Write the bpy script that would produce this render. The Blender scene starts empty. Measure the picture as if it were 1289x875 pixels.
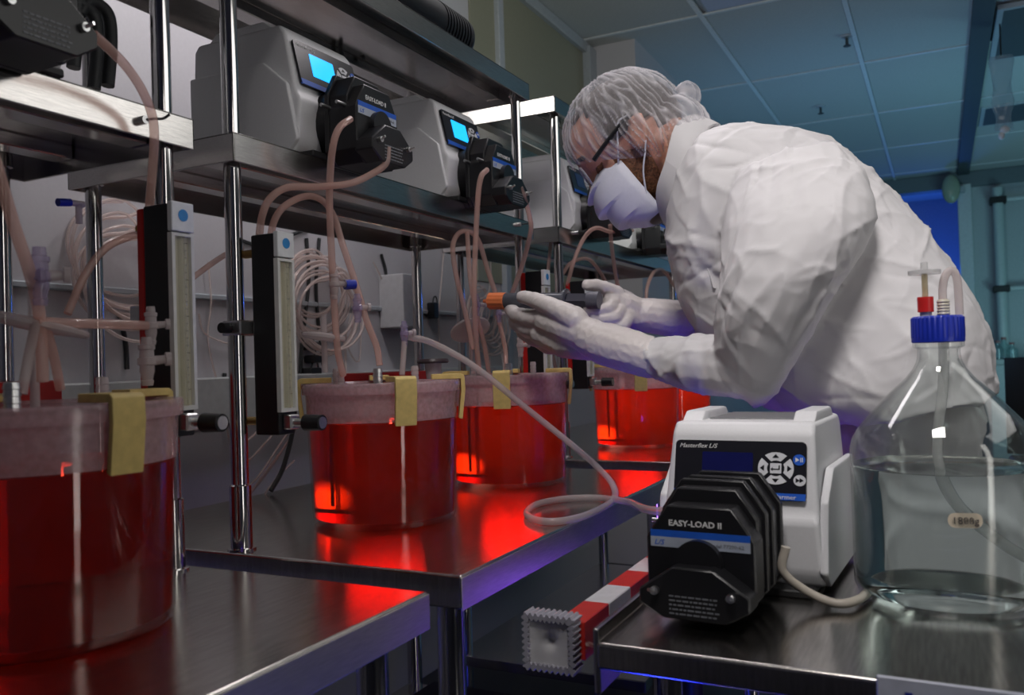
import bpy, bmesh, math, random
import numpy as np
from mathutils import Vector, Matrix, noise
random.seed(7)
S = bpy.context.scene
COL = S.collection
PI = math.pi
R = math.radians

# ------------------------------------------------------------------ camera
CZ = 1.12                                   # lens height above the floor
YAW, PITCH, ROLL, FPX = 0.46653, 0.015194, -0.030737, 1074.0
_fw = Vector((-math.sin(YAW)*math.cos(PITCH), math.cos(YAW)*math.cos(PITCH), math.sin(PITCH)))
_r0 = Vector((math.cos(YAW), math.sin(YAW), 0)); _u0 = _r0.cross(_fw)
_r = _r0*math.cos(ROLL) + _u0*math.sin(ROLL)
_u = -_r0*math.sin(ROLL) + _u0*math.cos(ROLL)
cam = bpy.data.objects.new('camera', bpy.data.cameras.new('camera'))
COL.objects.link(cam)
cam.matrix_world = Matrix(((_r.x, _u.x, -_fw.x, 0), (_r.y, _u.y, -_fw.y, 0), (_r.z, _u.z, -_fw.z, CZ), (0, 0, 0, 1)))
cam.data.sensor_width = 36.0
cam.data.lens = FPX/1289*36.0
cam.data.clip_start = 0.02
cam.data.dof.use_dof = True
cam.data.dof.focus_distance = 1.55
cam.data.dof.aperture_fstop = 6.3
S.camera = cam

def W(x, y, X=None, Y=None, Z=None):
    """survey helper: the room point seen at (x, y) on a known plane of the room"""
    d = _r*((x-644.5)/FPX) - _u*((y-437.5)/FPX) + _fw
    if X is not None: t = X/d.x
    elif Y is not None: t = Y/d.y
    else: t = (Z-CZ)/d.z
    return Vector((d.x*t, d.y*t, d.z*t+CZ))

# ------------------------------------------------------------------ world, lamps, exposure
S.view_settings.view_transform = 'Standard'
S.view_settings.look = 'None'
S.view_settings.gamma = 1.0
S.view_settings.exposure = 0.0
S.view_settings.use_curve_mapping = False
w = bpy.data.worlds.new('room_air'); S.world = w; w.use_nodes = True
w.node_tree.nodes['Background'].inputs[0].default_value = (0.05, 0.08, 0.12, 1)
w.node_tree.nodes['Background'].inputs[1].default_value = 0.15
S.cycles.max_bounces = 14
S.cycles.transparent_max_bounces = 40
S.cycles.transmission_bounces = 12
S.cycles.glossy_bounces = 6
S.cycles.diffuse_bounces = 3
S.cycles.caustics_reflective = False
S.cycles.sample_clamp_indirect = 4.0
S.cycles.sample_clamp_direct = 0.0

def lamp(name, kind, loc, target, power, color, size=0.3, size_y=None, spot=None, blend=0.3):
    d = bpy.data.lights.new(name, kind)
    d.energy = power; d.color = color
    if kind == 'AREA':
        d.size = size
        if size_y: d.shape = 'RECTANGLE'; d.size_y = size_y
    else:
        d.shadow_soft_size = size
    if kind == 'SPOT':
        d.spot_size = R(spot); d.spot_blend = blend
    o = bpy.data.objects.new(name, d); COL.objects.link(o)
    o.location = loc
    o.rotation_euler = (Vector(target)-Vector(loc)).to_track_quat('-Z', 'Y').to_euler()
    return o

# photographer's gridded soft box high above the camera, aimed at the worker
k = lamp('key_softbox', 'AREA', (-0.10, 0.25, 2.72), (-0.20, 1.45, 1.20), 3.1, (1.0, 0.95, 0.93), 0.42)
k.data.spread = R(58)
# long white soft box on the right, mirrored in the steel of the near shelf
lamp('right_softbox', 'AREA', (1.6, 1.95, 2.40), (-0.6, 1.85, 1.5), 9.0, (1.0, 0.98, 0.95), 2.6, 0.6)
# tall strip light to the right of the camera, mirrored in the chrome posts
lamp('strip_softbox', 'AREA', (1.5, 0.1, 1.25), (-0.8, 1.1, 1.15), 5.5, (1.0, 0.96, 0.90), 0.22, 2.0)
lamp('teal_wall_fill', 'AREA', (1.2, 7.6, 0.9), (0.9, 9.5, 1.4), 9, (0.30, 0.62, 0.68), 0.5)  # unseen teal light added to brighten the far wall
# unseen light added above the racks to whiten the top shelf end and wall panels
lamp('rack_top_fill', 'AREA', (-1.50, 1.0, 2.18), (-1.15, 2.12, 1.83), 2.5, (1.0, 0.97, 0.93), 0.36, 0.25)
# blue and teal gelled lamps at the far end of the room
lamp('teal_uplight', 'AREA', (1.0, 6.2, 1.0), (0.6, 6.8, 2.8), 16, (0.20, 0.50, 0.58), 0.8)
lamp('blue_uplight', 'AREA', (-0.5, 5.2, 1.2), (-0.3, 6.6, 2.8), 8, (0.18, 0.40, 0.72), 0.6)
lamp('blue_doorway_lamp', 'POINT', (-0.1, 10.4, 1.9), (0, 0, 0), 16, (0.03, 0.16, 1.0), 0.1)
lamp('ceiling_fill', 'AREA', (-0.7, 2.3, 1.9), (-0.7, 3.8, 2.8), 5, (0.95, 0.97, 0.9), 0.5)
lamp('blue_floor_lamp', 'POINT', (-0.42, 0.95, 0.30), (0, 0, 0), 5, (0.03, 0.05, 1.0), 0.05)
lamp('violet_lamp', 'POINT', (-0.24, 1.54, 0.66), (0, 0, 0), 0.8, (0.25, 0.08, 1.0), 0.05)
lamp('wall_fill', 'AREA', (-1.40, 1.6, 2.55), (-1.68, 1.5, 1.2), 14, (1.0, 0.93, 0.96), 0.15, 2.0)  # unseen fill strip added to lift the wall behind the racks

# ------------------------------------------------------------------ materials
MATS = {}
def mat(name, col, rough=0.5, metal=0.0, bump=0.0, bscale=60.0, var=0.06, spec=0.5, stretch=None, alpha=1.0, emit=None, coat=0.0, sss=0.0):
    if name in MATS: return MATS[name]
    m = bpy.data.materials.new(name); m.use_nodes = True
    nt = m.node_tree; b = nt.nodes['Principled BSDF']
    b.inputs['Roughness'].default_value = rough
    b.inputs['Metallic'].default_value = metal
    b.inputs['Specular IOR Level'].default_value = spec
    b.inputs['Alpha'].default_value = alpha
    b.inputs['Coat Weight'].default_value = coat
    if sss:
        b.inputs['Subsurface Weight'].default_value = sss
        b.inputs['Subsurface Radius'].default_value = (0.012, 0.004, 0.002)
        b.inputs['Subsurface Scale'].default_value = 1.0
    tc = nt.nodes.new('ShaderNodeTexCoord')
    mp = nt.nodes.new('ShaderNodeMapping')
    if stretch: mp.inputs['Scale'].default_value = stretch
    nt.links.new(tc.outputs['Object'], mp.inputs['Vector'])
    nz = nt.nodes.new('ShaderNodeTexNoise'); nz.inputs['Scale'].default_value = bscale; nz.inputs['Detail'].default_value = 4
    nt.links.new(mp.outputs['Vector'], nz.inputs['Vector'])
    cr = nt.nodes.new('ShaderNodeValToRGB')
    lo = [max(0, c*(1-var)) for c in col]; hi = [min(1, c*(1+var)) for c in col]
    cr.color_ramp.elements[0].position = 0.3; cr.color_ramp.elements[1].position = 0.7
    cr.color_ramp.elements[0].color = (*lo, 1); cr.color_ramp.elements[1].color = (*hi, 1)
    nt.links.new(nz.outputs['Fac'], cr.inputs['Fac'])
    nt.links.new(cr.outputs['Color'], b.inputs['Base Color'])
    if bump:
        bp = nt.nodes.new('ShaderNodeBump'); bp.inputs['Strength'].default_value = bump; bp.inputs['Distance'].default_value = 0.002
        nt.links.new(nz.outputs['Fac'], bp.inputs['Height'])
        nt.links.new(bp.outputs['Normal'], b.inputs['Normal'])
    if emit:
        b.inputs['Emission Color'].default_value = (*emit[0], 1); b.inputs['Emission Strength'].default_value = emit[1]
    MATS[name] = m
    return m

def mat_clear(name, tint=(0.97, 0.97, 0.97), haze=0.05, hcol=(0.8, 0.78, 0.78), rough=0.04, ior=1.45, spec=1.0, drops=False):
    """thin clear wall: see-through, fresnel gloss and a little haze"""
    if name in MATS: return MATS[name]
    m = bpy.data.materials.new(name); m.use_nodes = True; nt = m.node_tree
    nt.nodes.remove(nt.nodes['Principled BSDF'])
    out = nt.nodes['Material Output']
    tr = nt.nodes.new('ShaderNodeBsdfTransparent'); tr.inputs[0].default_value = (*tint, 1)
    gl = nt.nodes.new('ShaderNodeBsdfGlossy'); gl.inputs['Roughness'].default_value = rough
    df = nt.nodes.new('ShaderNodeBsdfDiffuse'); df.inputs[0].default_value = (*hcol, 1)
    tl = nt.nodes.new('ShaderNodeBsdfTranslucent'); tl.inputs[0].default_value = (*hcol, 1)
    mx0 = nt.nodes.new('ShaderNodeMixShader'); mx0.inputs[0].default_value = 0.4
    nt.links.new(df.outputs[0], mx0.inputs[1]); nt.links.new(tl.outputs[0], mx0.inputs[2])
    mx1 = nt.nodes.new('ShaderNodeMixShader'); mx1.inputs[0].default_value = haze
    nt.links.new(tr.outputs[0], mx1.inputs[1]); nt.links.new(mx0.outputs[0], mx1.inputs[2])
    if drops:
        tc = nt.nodes.new('ShaderNodeTexCoord')
        nz = nt.nodes.new('ShaderNodeTexNoise'); nz.inputs['Scale'].default_value = 130; nz.inputs['Detail'].default_value = 3
        nt.links.new(tc.outputs['Object'], nz.inputs['Vector'])
        mr = nt.nodes.new('ShaderNodeMapRange'); mr.inputs[1].default_value = 0.35; mr.inputs[2].default_value = 0.75
        mr.inputs[3].default_value = haze*0.85; mr.inputs[4].default_value = min(1, haze*1.25)
        nt.links.new(nz.outputs['Fac'], mr.inputs[0]); nt.links.new(mr.outputs[0], mx1.inputs[0])
    lw = nt.nodes.new('ShaderNodeLayerWeight'); lw.inputs['Blend'].default_value = 0.5
    pw = nt.nodes.new('ShaderNodeMath'); pw.operation = 'POWER'; pw.inputs[1].default_value = 4.5
    nt.links.new(lw.outputs['Facing'], pw.inputs[0])
    f0 = ((ior-1)/(ior+1))**2
    mu = nt.nodes.new('ShaderNodeMath'); mu.operation = 'MULTIPLY_ADD'; mu.inputs[1].default_value = (0.75-f0)*spec; mu.inputs[2].default_value = f0*spec
    nt.links.new(pw.outputs[0], mu.inputs[0])
    mx2 = nt.nodes.new('ShaderNodeMixShader')
    nt.links.new(mu.outputs[0], mx2.inputs[0]); nt.links.new(mx1.outputs[0], mx2.inputs[1]); nt.links.new(gl.outputs[0], mx2.inputs[2])
    nt.links.new(mx2.outputs[0], out.inputs['Surface'])
    MATS[name] = m
    return m

def mat_liquid(name, col, glow, fac=0.35):
    """clear liquid that refracts, slightly turbid so lamps behind it show"""
    if name in MATS: return MATS[name]
    m = bpy.data.materials.new(name); m.use_nodes = True; nt = m.node_tree
    nt.nodes.remove(nt.nodes['Principled BSDF']); out = nt.nodes['Material Output']
    g = nt.nodes.new('ShaderNodeBsdfGlass'); g.inputs['Color'].default_value = (*col, 1); g.inputs['IOR'].default_value = 1.33; g.inputs['Roughness'].default_value = 0.0
    t = nt.nodes.new('ShaderNodeBsdfTranslucent'); t.inputs[0].default_value = (*glow, 1)
    mx = nt.nodes.new('ShaderNodeMixShader'); mx.inputs[0].default_value = fac
    nt.links.new(g.outputs[0], mx.inputs[1]); nt.links.new(t.outputs[0], mx.inputs[2])
    nt.links.new(mx.outputs[0], out.inputs['Surface'])
    MATS[name] = m
    return m

STEEL = mat('brushed_steel', (0.60, 0.58, 0.56), 0.20, 1.0, 0.05, 40, 0.10, stretch=(14, 1, 14))
STEELTOP = mat('worn_steel_top', (0.58, 0.55, 0.52), 0.20, 1.0, 0.05, 22, 0.14, stretch=(12, 1.0, 1))
EDGE = mat('satin_steel_edge', (0.62, 0.60, 0.57), 0.42, 1.0, 0.05, 40, 0.10, stretch=(14, 1, 14))
CHROME = mat('chrome', (0.62, 0.61, 0.60), 0.09, 1.0, 0, 20, 0.03)
ALU = mat('silver_metal', (0.7, 0.7, 0.7), 0.3, 1.0)
BLACK = mat('black_plastic', (0.012, 0.012, 0.014), 0.34, 0, 0.03, 300)
BLACKM = mat('black_matte', (0.012, 0.012, 0.013), 0.55)
CABLE = mat('black_rubber', (0.02, 0.022, 0.024), 0.5)
DRIVEW = mat('pale_grey_plastic', (0.80, 0.80, 0.82), 0.42, 0, 0.04, 400, 0.02)
PANEL = mat('keypad_black', (0.012, 0.012, 0.018), 0.3)
KEYW = mat('key_white', (0.75, 0.76, 0.8), 0.4)
BLUEP = mat('label_blue', (0.02, 0.12, 0.62), 0.4)
LABELG = mat('label_silver', (0.45, 0.5, 0.6), 0.4)
INKW = mat('white_ink', (0.8, 0.8, 0.8), 0.5)
INKG = mat('grey_ink', (0.22, 0.23, 0.25), 0.5)
INKB = mat('blue_ink', (0.02, 0.04, 0.35), 0.5)
LCDON = mat('lit_lcd', (0.02, 0.25, 0.6), 0.2, emit=((0.01, 0.42, 1.0), 1.5))
LCDOFF = mat('dark_lcd', (0.008, 0.01, 0.09), 0.15)
YELLOW = mat('yellow_silicone', (0.72, 0.54, 0.19), 0.55, 0, 0.1, 90, 0.1)
REDP = mat('red_plastic', (0.55, 0.015, 0.012), 0.38)
WALLM = mat('wall_paint', (0.55, 0.54, 0.57), 0.65, 0, 0.03, 120, 0.02)
OLIVE = mat('olive_panel', (0.30, 0.30, 0.22), 0.35, 0, 0.02, 60, 0.03)
TRIMM = mat('painted_trim', (0.42, 0.46, 0.50), 0.5)
FLOORM = mat('dark_vinyl', (0.022, 0.022, 0.026), 0.35, 0, 0.03, 50, 0.15)
TILEM = mat('ceiling_tile', (0.50, 0.52, 0.52), 0.85, 0, 0.35, 90, 0.05)
GRIDM = mat('ceiling_grid', (0.72, 0.76, 0.78), 0.45)
VENTM = mat('dark_vent', (0.05, 0.07, 0.08), 0.6)
TUBEP = mat_clear('pink_filled_tubing', (0.96, 0.86, 0.83), 0.40, (1.0, 0.70, 0.62), 0.15, 1.4, 0.9)
TUBEC = mat_clear('clear_tubing', (0.94, 0.91, 0.90), 0.5, (0.88, 0.79, 0.78), 0.15, 1.42, 1.0)
TUBET = mat_clear('thin_tubing', (0.94, 0.90, 0.88), 0.5, (0.92, 0.80, 0.77), 0.15, 1.4, 0.9)
FITP = mat_clear('purple_tint_fitting', (0.88, 0.84, 0.93), 0.35, (0.62, 0.54, 0.74), 0.12, 1.45, 1.0)
FITC = mat_clear('frosted_fitting', (0.92, 0.9, 0.9), 0.6, (0.78, 0.70, 0.70), 0.25, 1.45, 0.8)
VWALL = mat_clear('vessel_polycarbonate', (0.98, 0.97, 0.97), 0.012, (0.75, 0.62, 0.64), 0.04, 1.5, 0.8)
VHEAD = mat_clear('fogged_polycarbonate', (0.95, 0.89, 0.90), 0.36, (0.92, 0.70, 0.74), 0.15, 1.5, 0.7, drops=True)
REDLIQ = mat_liquid('red_medium', (0.95, 0.075, 0.045), (1.0, 0.30, 0.03), 0.22)
WATER = mat_liquid('clear_solution', (0.93, 0.97, 0.97), (0.8, 0.9, 0.9), 0.0)
GLASS = mat_clear('bottle_glass', (0.97, 0.985, 0.98), 0.015, (0.8, 0.85, 0.85), 0.02, 1.5, 1.2)
BLUECAP = mat('blue_cap_plastic', (0.01, 0.03, 0.42), 0.35)
REDCAP = mat('red_cap_plastic', (0.62, 0.02, 0.02), 0.35)
BEIGE = mat('beige_plastic', (0.60, 0.56, 0.45), 0.4)

# ------------------------------------------------------------------ mesh helpers
class MB:
    def __init__(s): s.v = []; s.f = []; s.mi = []; s.cur = 0; s.flat = False
    def add(s, vs, fs, M=None):
        b = len(s.v)
        for p in vs:
            p = Vector(p)
            s.v.append(M @ p if M is not None else p)
        for f in fs: s.f.append([i+b for i in f]); s.mi.append(s.cur)
        return s
    def box(s, lo, hi, M=None):
        (a, b, c), (d, e, f) = lo, hi
        return s.add([(a,b,c),(d,b,c),(d,e,c),(a,e,c),(a,b,f),(d,b,f),(d,e,f),(a,e,f)],
                     [(0,3,2,1),(4,5,6,7),(0,1,5,4),(1,2,6,5),(2,3,7,6),(3,0,4,7)], M)
    def bbox(s, lo, hi, bev=0.003, seg=2, M=None):
        return s.bev(MB().box(lo, hi), bev, seg, M)
    def bev(s, mb, off, seg=2, M=None):
        bm = bmesh.new()
        vs = [bm.verts.new(p) for p in mb.v]
        for f in mb.f: bm.faces.new([vs[i] for i in f])
        bmesh.ops.recalc_face_normals(bm, faces=bm.faces[:])
        es = [e for e in bm.edges if len(e.link_faces) == 2 and e.calc_face_angle(0) > 0.3]
        bmesh.ops.bevel(bm, geom=es, offset=off, segments=seg, affect='EDGES', profile=0.5, clamp_overlap=True)
        bm.verts.index_update()
        s.add([v.co.copy() for v in bm.verts], [[v.index for v in f.verts] for f in bm.faces], M)
        bm.free(); s.flat = True; return s
    def prism(s, poly, d0, d1, M=None, axis='y'):
        """polygon in (x,z) extruded along y (or (x,y) along z)"""
        n = len(poly)
        if axis == 'y': vs = [(x, d0, z) for x, z in poly] + [(x, d1, z) for x, z in poly]
        elif axis == 'z': vs = [(x, y, d0) for x, y in poly] + [(x, y, d1) for x, y in poly]
        else: vs = [(d0, y, z) for y, z in poly] + [(d1, y, z) for y, z in poly]
        fs = [list(range(n)), list(range(2*n-1, n-1, -1))] + [(i, (i+n), (i+1) % n + n, (i+1) % n) for i in range(n)]
        return s.add(vs, fs, M)
    def lathe(s, prof, n=40, M=None, cap=False):
        """prof: list of (r, z); closed ring if first == last"""
        vs = []; fs = []
        for r, z in prof:
            for k in range(n):
                a = 2*PI*k/n; vs.append((r*math.cos(a), r*math.sin(a), z))
        for i in range(len(prof)-1):
            for k in range(n):
                k2 = (k+1) % n
                fs.append((i*n+k, i*n+k2, (i+1)*n+k2, (i+1)*n+k))
        if cap:
            fs.append(list(range(n-1, -1, -1))); fs.append([(len(prof)-1)*n+k for k in range(n)])
        return s.add(vs, fs, M)
    def cyl(s, p, q, r, r2=None, n=16, M=None):
        p = Vector(p); q = Vector(q); r2 = r if r2 is None else r2
        d = (q-p); L = d.length
        Q = Matrix.Translation(p) @ d.to_track_quat('Z', 'Y').to_matrix().to_4x4()
        if M is not None: Q = M @ Q
        return s.lathe([(r, 0), (r2, L)], n, Q, cap=True)
    def tube(s, pts, r, n=8, res=5, M=None, smooth=True):
        P = catmull(pts, res) if smooth and len(pts) > 2 else [Vector(p) for p in pts]
        rr = r if callable(r) else (lambda t: r)
        m = len(P); vs = []; fs = []
        T = [(P[min(i+1, m-1)]-P[max(i-1, 0)]).normalized() for i in range(m)]
        up = Vector((0, 0, 1)) if abs(T[0].z) < 0.9 else Vector((1, 0, 0))
        Nn = (up - T[0]*up.dot(T[0])).normalized()
        for i in range(m):
            Nn = (Nn - T[i]*Nn.dot(T[i])).normalized(); B = T[i].cross(Nn)
            ra = rr(i/(m-1))
            for k in range(n):
                a = 2*PI*k/n; vs.append(P[i] + (Nn*math.cos(a)+B*math.sin(a))*ra)
        for i in range(m-1):
            for k in range(n):
                k2 = (k+1) % n; fs.append((i*n+k, i*n+k2, (i+1)*n+k2, (i+1)*n+k))
        fs.append(list(range(n-1, -1, -1))); fs.append([(m-1)*n+k for k in range(n)])
        return s.add(vs, fs, M)
    def ball(s, c, rad, U=16, V=10, rot=None, M=None):
        if not hasattr(rad, '__len__'): rad = (rad,)*3
        vs = []; fs = []; c = Vector(c)
        for j in range(1, V):
            th = PI*j/V
            for i in range(U):
                a = 2*PI*i/U
                p = Vector((rad[0]*math.sin(th)*math.cos(a), rad[1]*math.sin(th)*math.sin(a), rad[2]*math.cos(th)))
                vs.append(c + (rot @ p if rot else p))
        t = Vector((0, 0, rad[2])); vs += [c + (rot @ t if rot else t), c - (rot @ t if rot else t)]
        for j in range(V-2):
            for i in range(U):
                i2 = (i+1) % U; fs.append((j*U+i, (j+1)*U+i, (j+1)*U+i2, j*U+i2))
        nt = (V-1)*U
        for i in range(U):
            i2 = (i+1) % U; fs.append((nt, i, i2)); fs.append((nt+1, (V-2)*U+i2, (V-2)*U+i))
        return s.add(vs, fs, M)
    def capsule(s, p, r1, q, r2, n=14):
        p = Vector(p); q = Vector(q); d = q-p; L = d.length
        Q = Matrix.Translation(p) @ d.to_track_quat('Z', 'Y').to_matrix().to_4x4()
        prof = []
        for k in range(1, 5): a = -PI/2 + PI/2*k/5; prof.append((r1*math.cos(a), r1*math.sin(a)))
        prof.append((r1, 0)); prof.append((r2, L))
        for k in range(1, 5): a = PI/2*k/5; prof.append((r2*math.cos(a), L + r2*math.sin(a)))
        return s.lathe(prof, n, Q, cap=True)
    def loft(s, rings, cap=True, M=None):
        n = len(rings[0]); vs = [p for r in rings for p in r]; fs = []
        for i in range(len(rings)-1):
            for k in range(n):
                k2 = (k+1) % n; fs.append((i*n+k, i*n+k2, (i+1)*n+k2, (i+1)*n+k))
        if cap: fs.append(list(range(n-1, -1, -1))); fs.append([(len(rings)-1)*n+k for k in range(n)])
        return s.add(vs, fs, M)
    def mesh(s, name, mats, org=(0, 0, 0), smooth=40, recalc=True):
        o = Vector(org)
        me = bpy.data.meshes.new(name)
        me.from_pydata([tuple(p-o) for p in s.v], [], s.f)
        if not isinstance(mats, (list, tuple)): mats = [mats]
        for m in mats: me.materials.append(m)
        if len(mats) > 1: me.polygons.foreach_set('material_index', s.mi)
        if recalc:
            bm = bmesh.new(); bm.from_mesh(me)
            bmesh.ops.recalc_face_normals(bm, faces=bm.faces[:]); bm.to_mesh(me); bm.free()
        if smooth:
            me.polygons.foreach_set('use_smooth', [True]*len(me.polygons))
            me.set_sharp_from_angle(angle=R(smooth))
            if s.flat: weight_normals(me, math.cos(R(smooth)))
        me.update(); return me
    def build(s, name, mats, parent=None, org=(0, 0, 0), smooth=40, loc=None):
        ob = bpy.data.objects.new(name, s.mesh(name, mats, org, smooth))
        COL.objects.link(ob); ob.parent = parent
        if loc is not None: ob.location = loc
        return ob

def weight_normals(me, cmin):
    """area-weighted corner normals, so bevels do not pillow the flats"""
    P = me.polygons; at_v = [[] for _ in me.vertices]
    fn = [p.normal.copy() for p in P]; fa = [p.area**1.5 for p in P]
    for p in P:
        for v in p.vertices: at_v[v].append(p.index)
    out = []
    for p in P:
        n0 = fn[p.index]
        for v in p.vertices:
            a = Vector((0, 0, 0))
            for g in at_v[v]:
                if fn[g].dot(n0) > cmin: a += fn[g]*fa[g]
            out.append(a.normalized() if a.length > 0 else n0)
    me.normals_split_custom_set([tuple(n) for n in out])

def catmull(pts, res=5):
    P = [Vector(p) for p in pts]; out = []
    for i in range(len(P)-1):
        a = P[i-1] if i else P[0]*2-P[1]; b = P[i]; c = P[i+1]; d = P[i+2] if i+2 < len(P) else P[-1]*2-P[-2]
        for k in range(res):
            t = k/res
            out.append(0.5*((2*b)+(c-a)*t+(2*a-5*b+4*c-d)*t*t+(3*b-a-3*c+d)*t**3))
    out.append(P[-1]); return out

def rrect(w, h, r, n=4, cx=0, cz=0):
    out = []
    for sx, sz, a0 in ((1, 1, 0), (-1, 1, 90), (-1, -1, 180), (1, -1, 270)):
        for k in range(n+1):
            a = R(a0 + 90*k/n); out.append((cx+sx*(w/2-r)+r*math.cos(a), cz+sz*(h/2-r)+r*math.sin(a)))
    return out

def thing(name, loc, label, cat, group=None, rz=0):
    o = bpy.data.objects.new(name, None); COL.objects.link(o)
    o.empty_display_size = 0.05
    o.location = loc; o.rotation_euler = (0, 0, rz)
    return tag(o, label, cat, group)
def tag(o, label, cat, group=None):
    o['label'] = label; o['category'] = cat
    if group: o['group'] = group
    return o
def structure(o): o['kind'] = 'structure'; return o
def kids(o): return [c for c in bpy.data.objects if c.parent == o]
def dup(o, parent=None):
    c = o.copy(); COL.objects.link(c); c.parent = parent
    for ch in KIDS.get(o.name, kids(o)): dup(ch, c)
    return c
KIDS = {}

def text(name, body, size, M, mt, parent=None, depth=0.0003, align='LEFT', bold=0.0, shear=0.0, org=(0, 0, 0)):
    """raised lettering lying in M's local x,y plane facing local +z"""
    cu = bpy.data.curves.new(name, 'FONT'); cu.body = body; cu.size = size; cu.extrude = depth
    cu.align_x = align; cu.offset = bold; cu.shear = shear; cu.resolution_u = 2
    t = bpy.data.objects.new(name, cu); COL.objects.link(t)
    dg = bpy.context.evaluated_depsgraph_get()
    me = bpy.data.meshes.new_from_object(t.evaluated_get(dg))
    bpy.data.objects.remove(t); bpy.data.curves.remove(cu)
    me.name = name; me.transform(Matrix.Translation(-Vector(org)) @ M)
    me.materials.clear(); me.materials.append(mt)
    ob = bpy.data.objects.new(name, me); COL.objects.link(ob); ob.parent = parent
    return ob

def plane_frame(o, x, y):
    """matrix whose local x,y,z axes are x, y and x×y at o"""
    x = Vector(x).normalized(); y = Vector(y); y = (y-x*y.dot(x)).normalized(); z = x.cross(y)
    return Matrix(((x.x, y.x, z.x, o[0]), (x.y, y.y, z.y, o[1]), (x.z, y.z, z.z, o[2]), (0, 0, 0, 1)))

TT = 0.85            # rack bench top height
CT = CZ-0.315        # cart top height
SH = CZ+0.348        # middle shelf top
XF, XB = -0.915, -1.285   # shelf front and back

# ------------------------------------------------------------------ setting
CEIL = CZ+1.71
WX = -1.69
mb = MB(); mb.box((-1.9, -2.2, -0.05), (3.2, 11.5, 0.0)); structure(mb.build('floor', FLOORM))
ceil = structure(MB().box((-1.9, -2.2, CEIL+0.03), (3.2, 11.5, CEIL+0.10)).build('ceiling', GRIDM))
gx = [-1.69, -1.027, -0.367, 0.245, 0.87, 1.48, 2.09, 2.70]
gy = [-0.61+1.22*k for k in range(-1, 10)]
tile_me = {}
def ceiling_tile(x0, x1, y0, y1, m, nm='ceiling_tile'):
    key = (round(x1-x0, 3), round(y1-y0, 3), m.name)
    if key not in tile_me:
        a, b = (x1-x0)/2-0.012, (y1-y0)/2-0.012
        tile_me[key] = MB().bbox((-a, -b, 0.002), (a, b, 0.02), 0.004, 1).mesh('ceiling_tile', m)
    o = bpy.data.objects.new(nm, tile_me[key]); COL.objects.link(o); o.parent = ceil
    o.location = ((x0+x1)/2, (y0+y1)/2, CEIL)
    return o
for i in range(len(gx)-1):
    for j in range(len(gy)-1):
        if gx[i] > 0.2 and gx[i] < 0.3 and j in (5,): 
            continue
        if abs(gx[i]+1.027) < 0.01 and abs(gy[j]-3.05) < 0.1: continue
        ceiling_tile(gx[i], gx[i+1], gy[j], gy[j+1], TILEM)
for k, x in enumerate(gx):
    wd = 0.012 if abs(x-0.245) > 0.01 else 0.05
    MB().box((x-wd, -2.2, CEIL-0.007 if wd < 0.02 else CEIL-0.03), (x+wd, 9.5, CEIL+0.004)).build('grid_bar', GRIDM if wd < 0.02 else VENTM, ceil)
for y in gy[1:-1]:
    MB().box((-1.69, y-0.008, CEIL-0.003), (2.9, y+0.012, CEIL+0.004)).build('grid_bar', GRIDM, ceil)
# left wall with its panels
structure(MB().box((WX-0.12, -2.2, 0), (WX, 4.4, CEIL+0.03)).build('wall_left', WALLM))
op = MB().bbox((WX, 3.05, 1.45), (WX+0.008, 4.30, CEIL-0.05), 0.002, 1)
structure(op.build('window_1', OLIVE))
y0 = W(629, 60, X=WX+0.02).y
structure(MB().bbox((WX, y0-0.02, 0.4), (WX+0.03, y0+0.03, CEIL-0.05), 0.003, 1).build('trim_1', TRIMM))
structure(MB().bbox((WX, -2.2, CEIL-0.055), (WX+0.035, 4.4, CEIL), 0.004, 1).build('trim_2', TRIMM))
structure(MB().bbox((WX, 4.30, 1.3), (WX+0.05, 4.4, CEIL-0.02), 0.003, 1).build('trim_3', TRIMM))
structure(MB().box((WX-0.12, 4.4, 0), (-1.42, 9.6, CEIL+0.03)).build('wall_column', WALLM))
structure(MB().bbox((WX, -2.2, 0.98), (WX+0.045, 3.2, 1.10), 0.004, 1).build('trim_4', mat('raceway_grey', (0.50, 0.52, 0.52), 0.45)))
structure(MB().bbox((WX, -2.2, 1.30), (WX+0.012, 3.2, 1.315), 0.003, 1).build('trim_5', TRIMM))
# far wall with an opening to a blue-lit room on the left of a white jamb
YF = 9.5
fx = W(1207, 300, Y=YF).x
structure(MB().box((fx+0.02, YF, 0), (3.1, YF+0.1, CEIL+0.03)).build('wall_far', mat('far_wall_paint', (0.45, 0.50, 0.52), 0.6)))
structure(MB().bbox((fx, YF-0.06, 0), (fx+0.12, YF+0.02, CEIL-0.12), 0.005, 1).build('trim_6', mat('jamb_white', (0.62, 0.66, 0.68), 0.5)))
structure(MB().bbox((-1.42, YF-0.05, CEIL-0.15), (3.0, YF+0.12, CEIL), 0.005, 1).build('trim_7', mat('header_grey', (0.14, 0.18, 0.20), 0.5)))
structure(MB().bbox((fx+0.32, YF-0.05, 0), (fx+0.40, YF+0.01, CEIL-0.22), 0.005, 1).build('trim_8', TRIMM))
structure(MB().box((-1.9, 11.2, 0), (3.1, 11.3, CEIL+0.03)).build('wall_end', mat('blue_room_paint', (0.30, 0.33, 0.42), 0.6)))
structure(MB().box((3.05, -2.2, 0), (3.15, 11.3, CEIL+0.03)).build('wall_right', WALLM))
structure(MB().box((-1.9, -2.25, 0), (3.1, -2.15, CEIL+0.03)).build('wall_back', WALLM))

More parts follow.
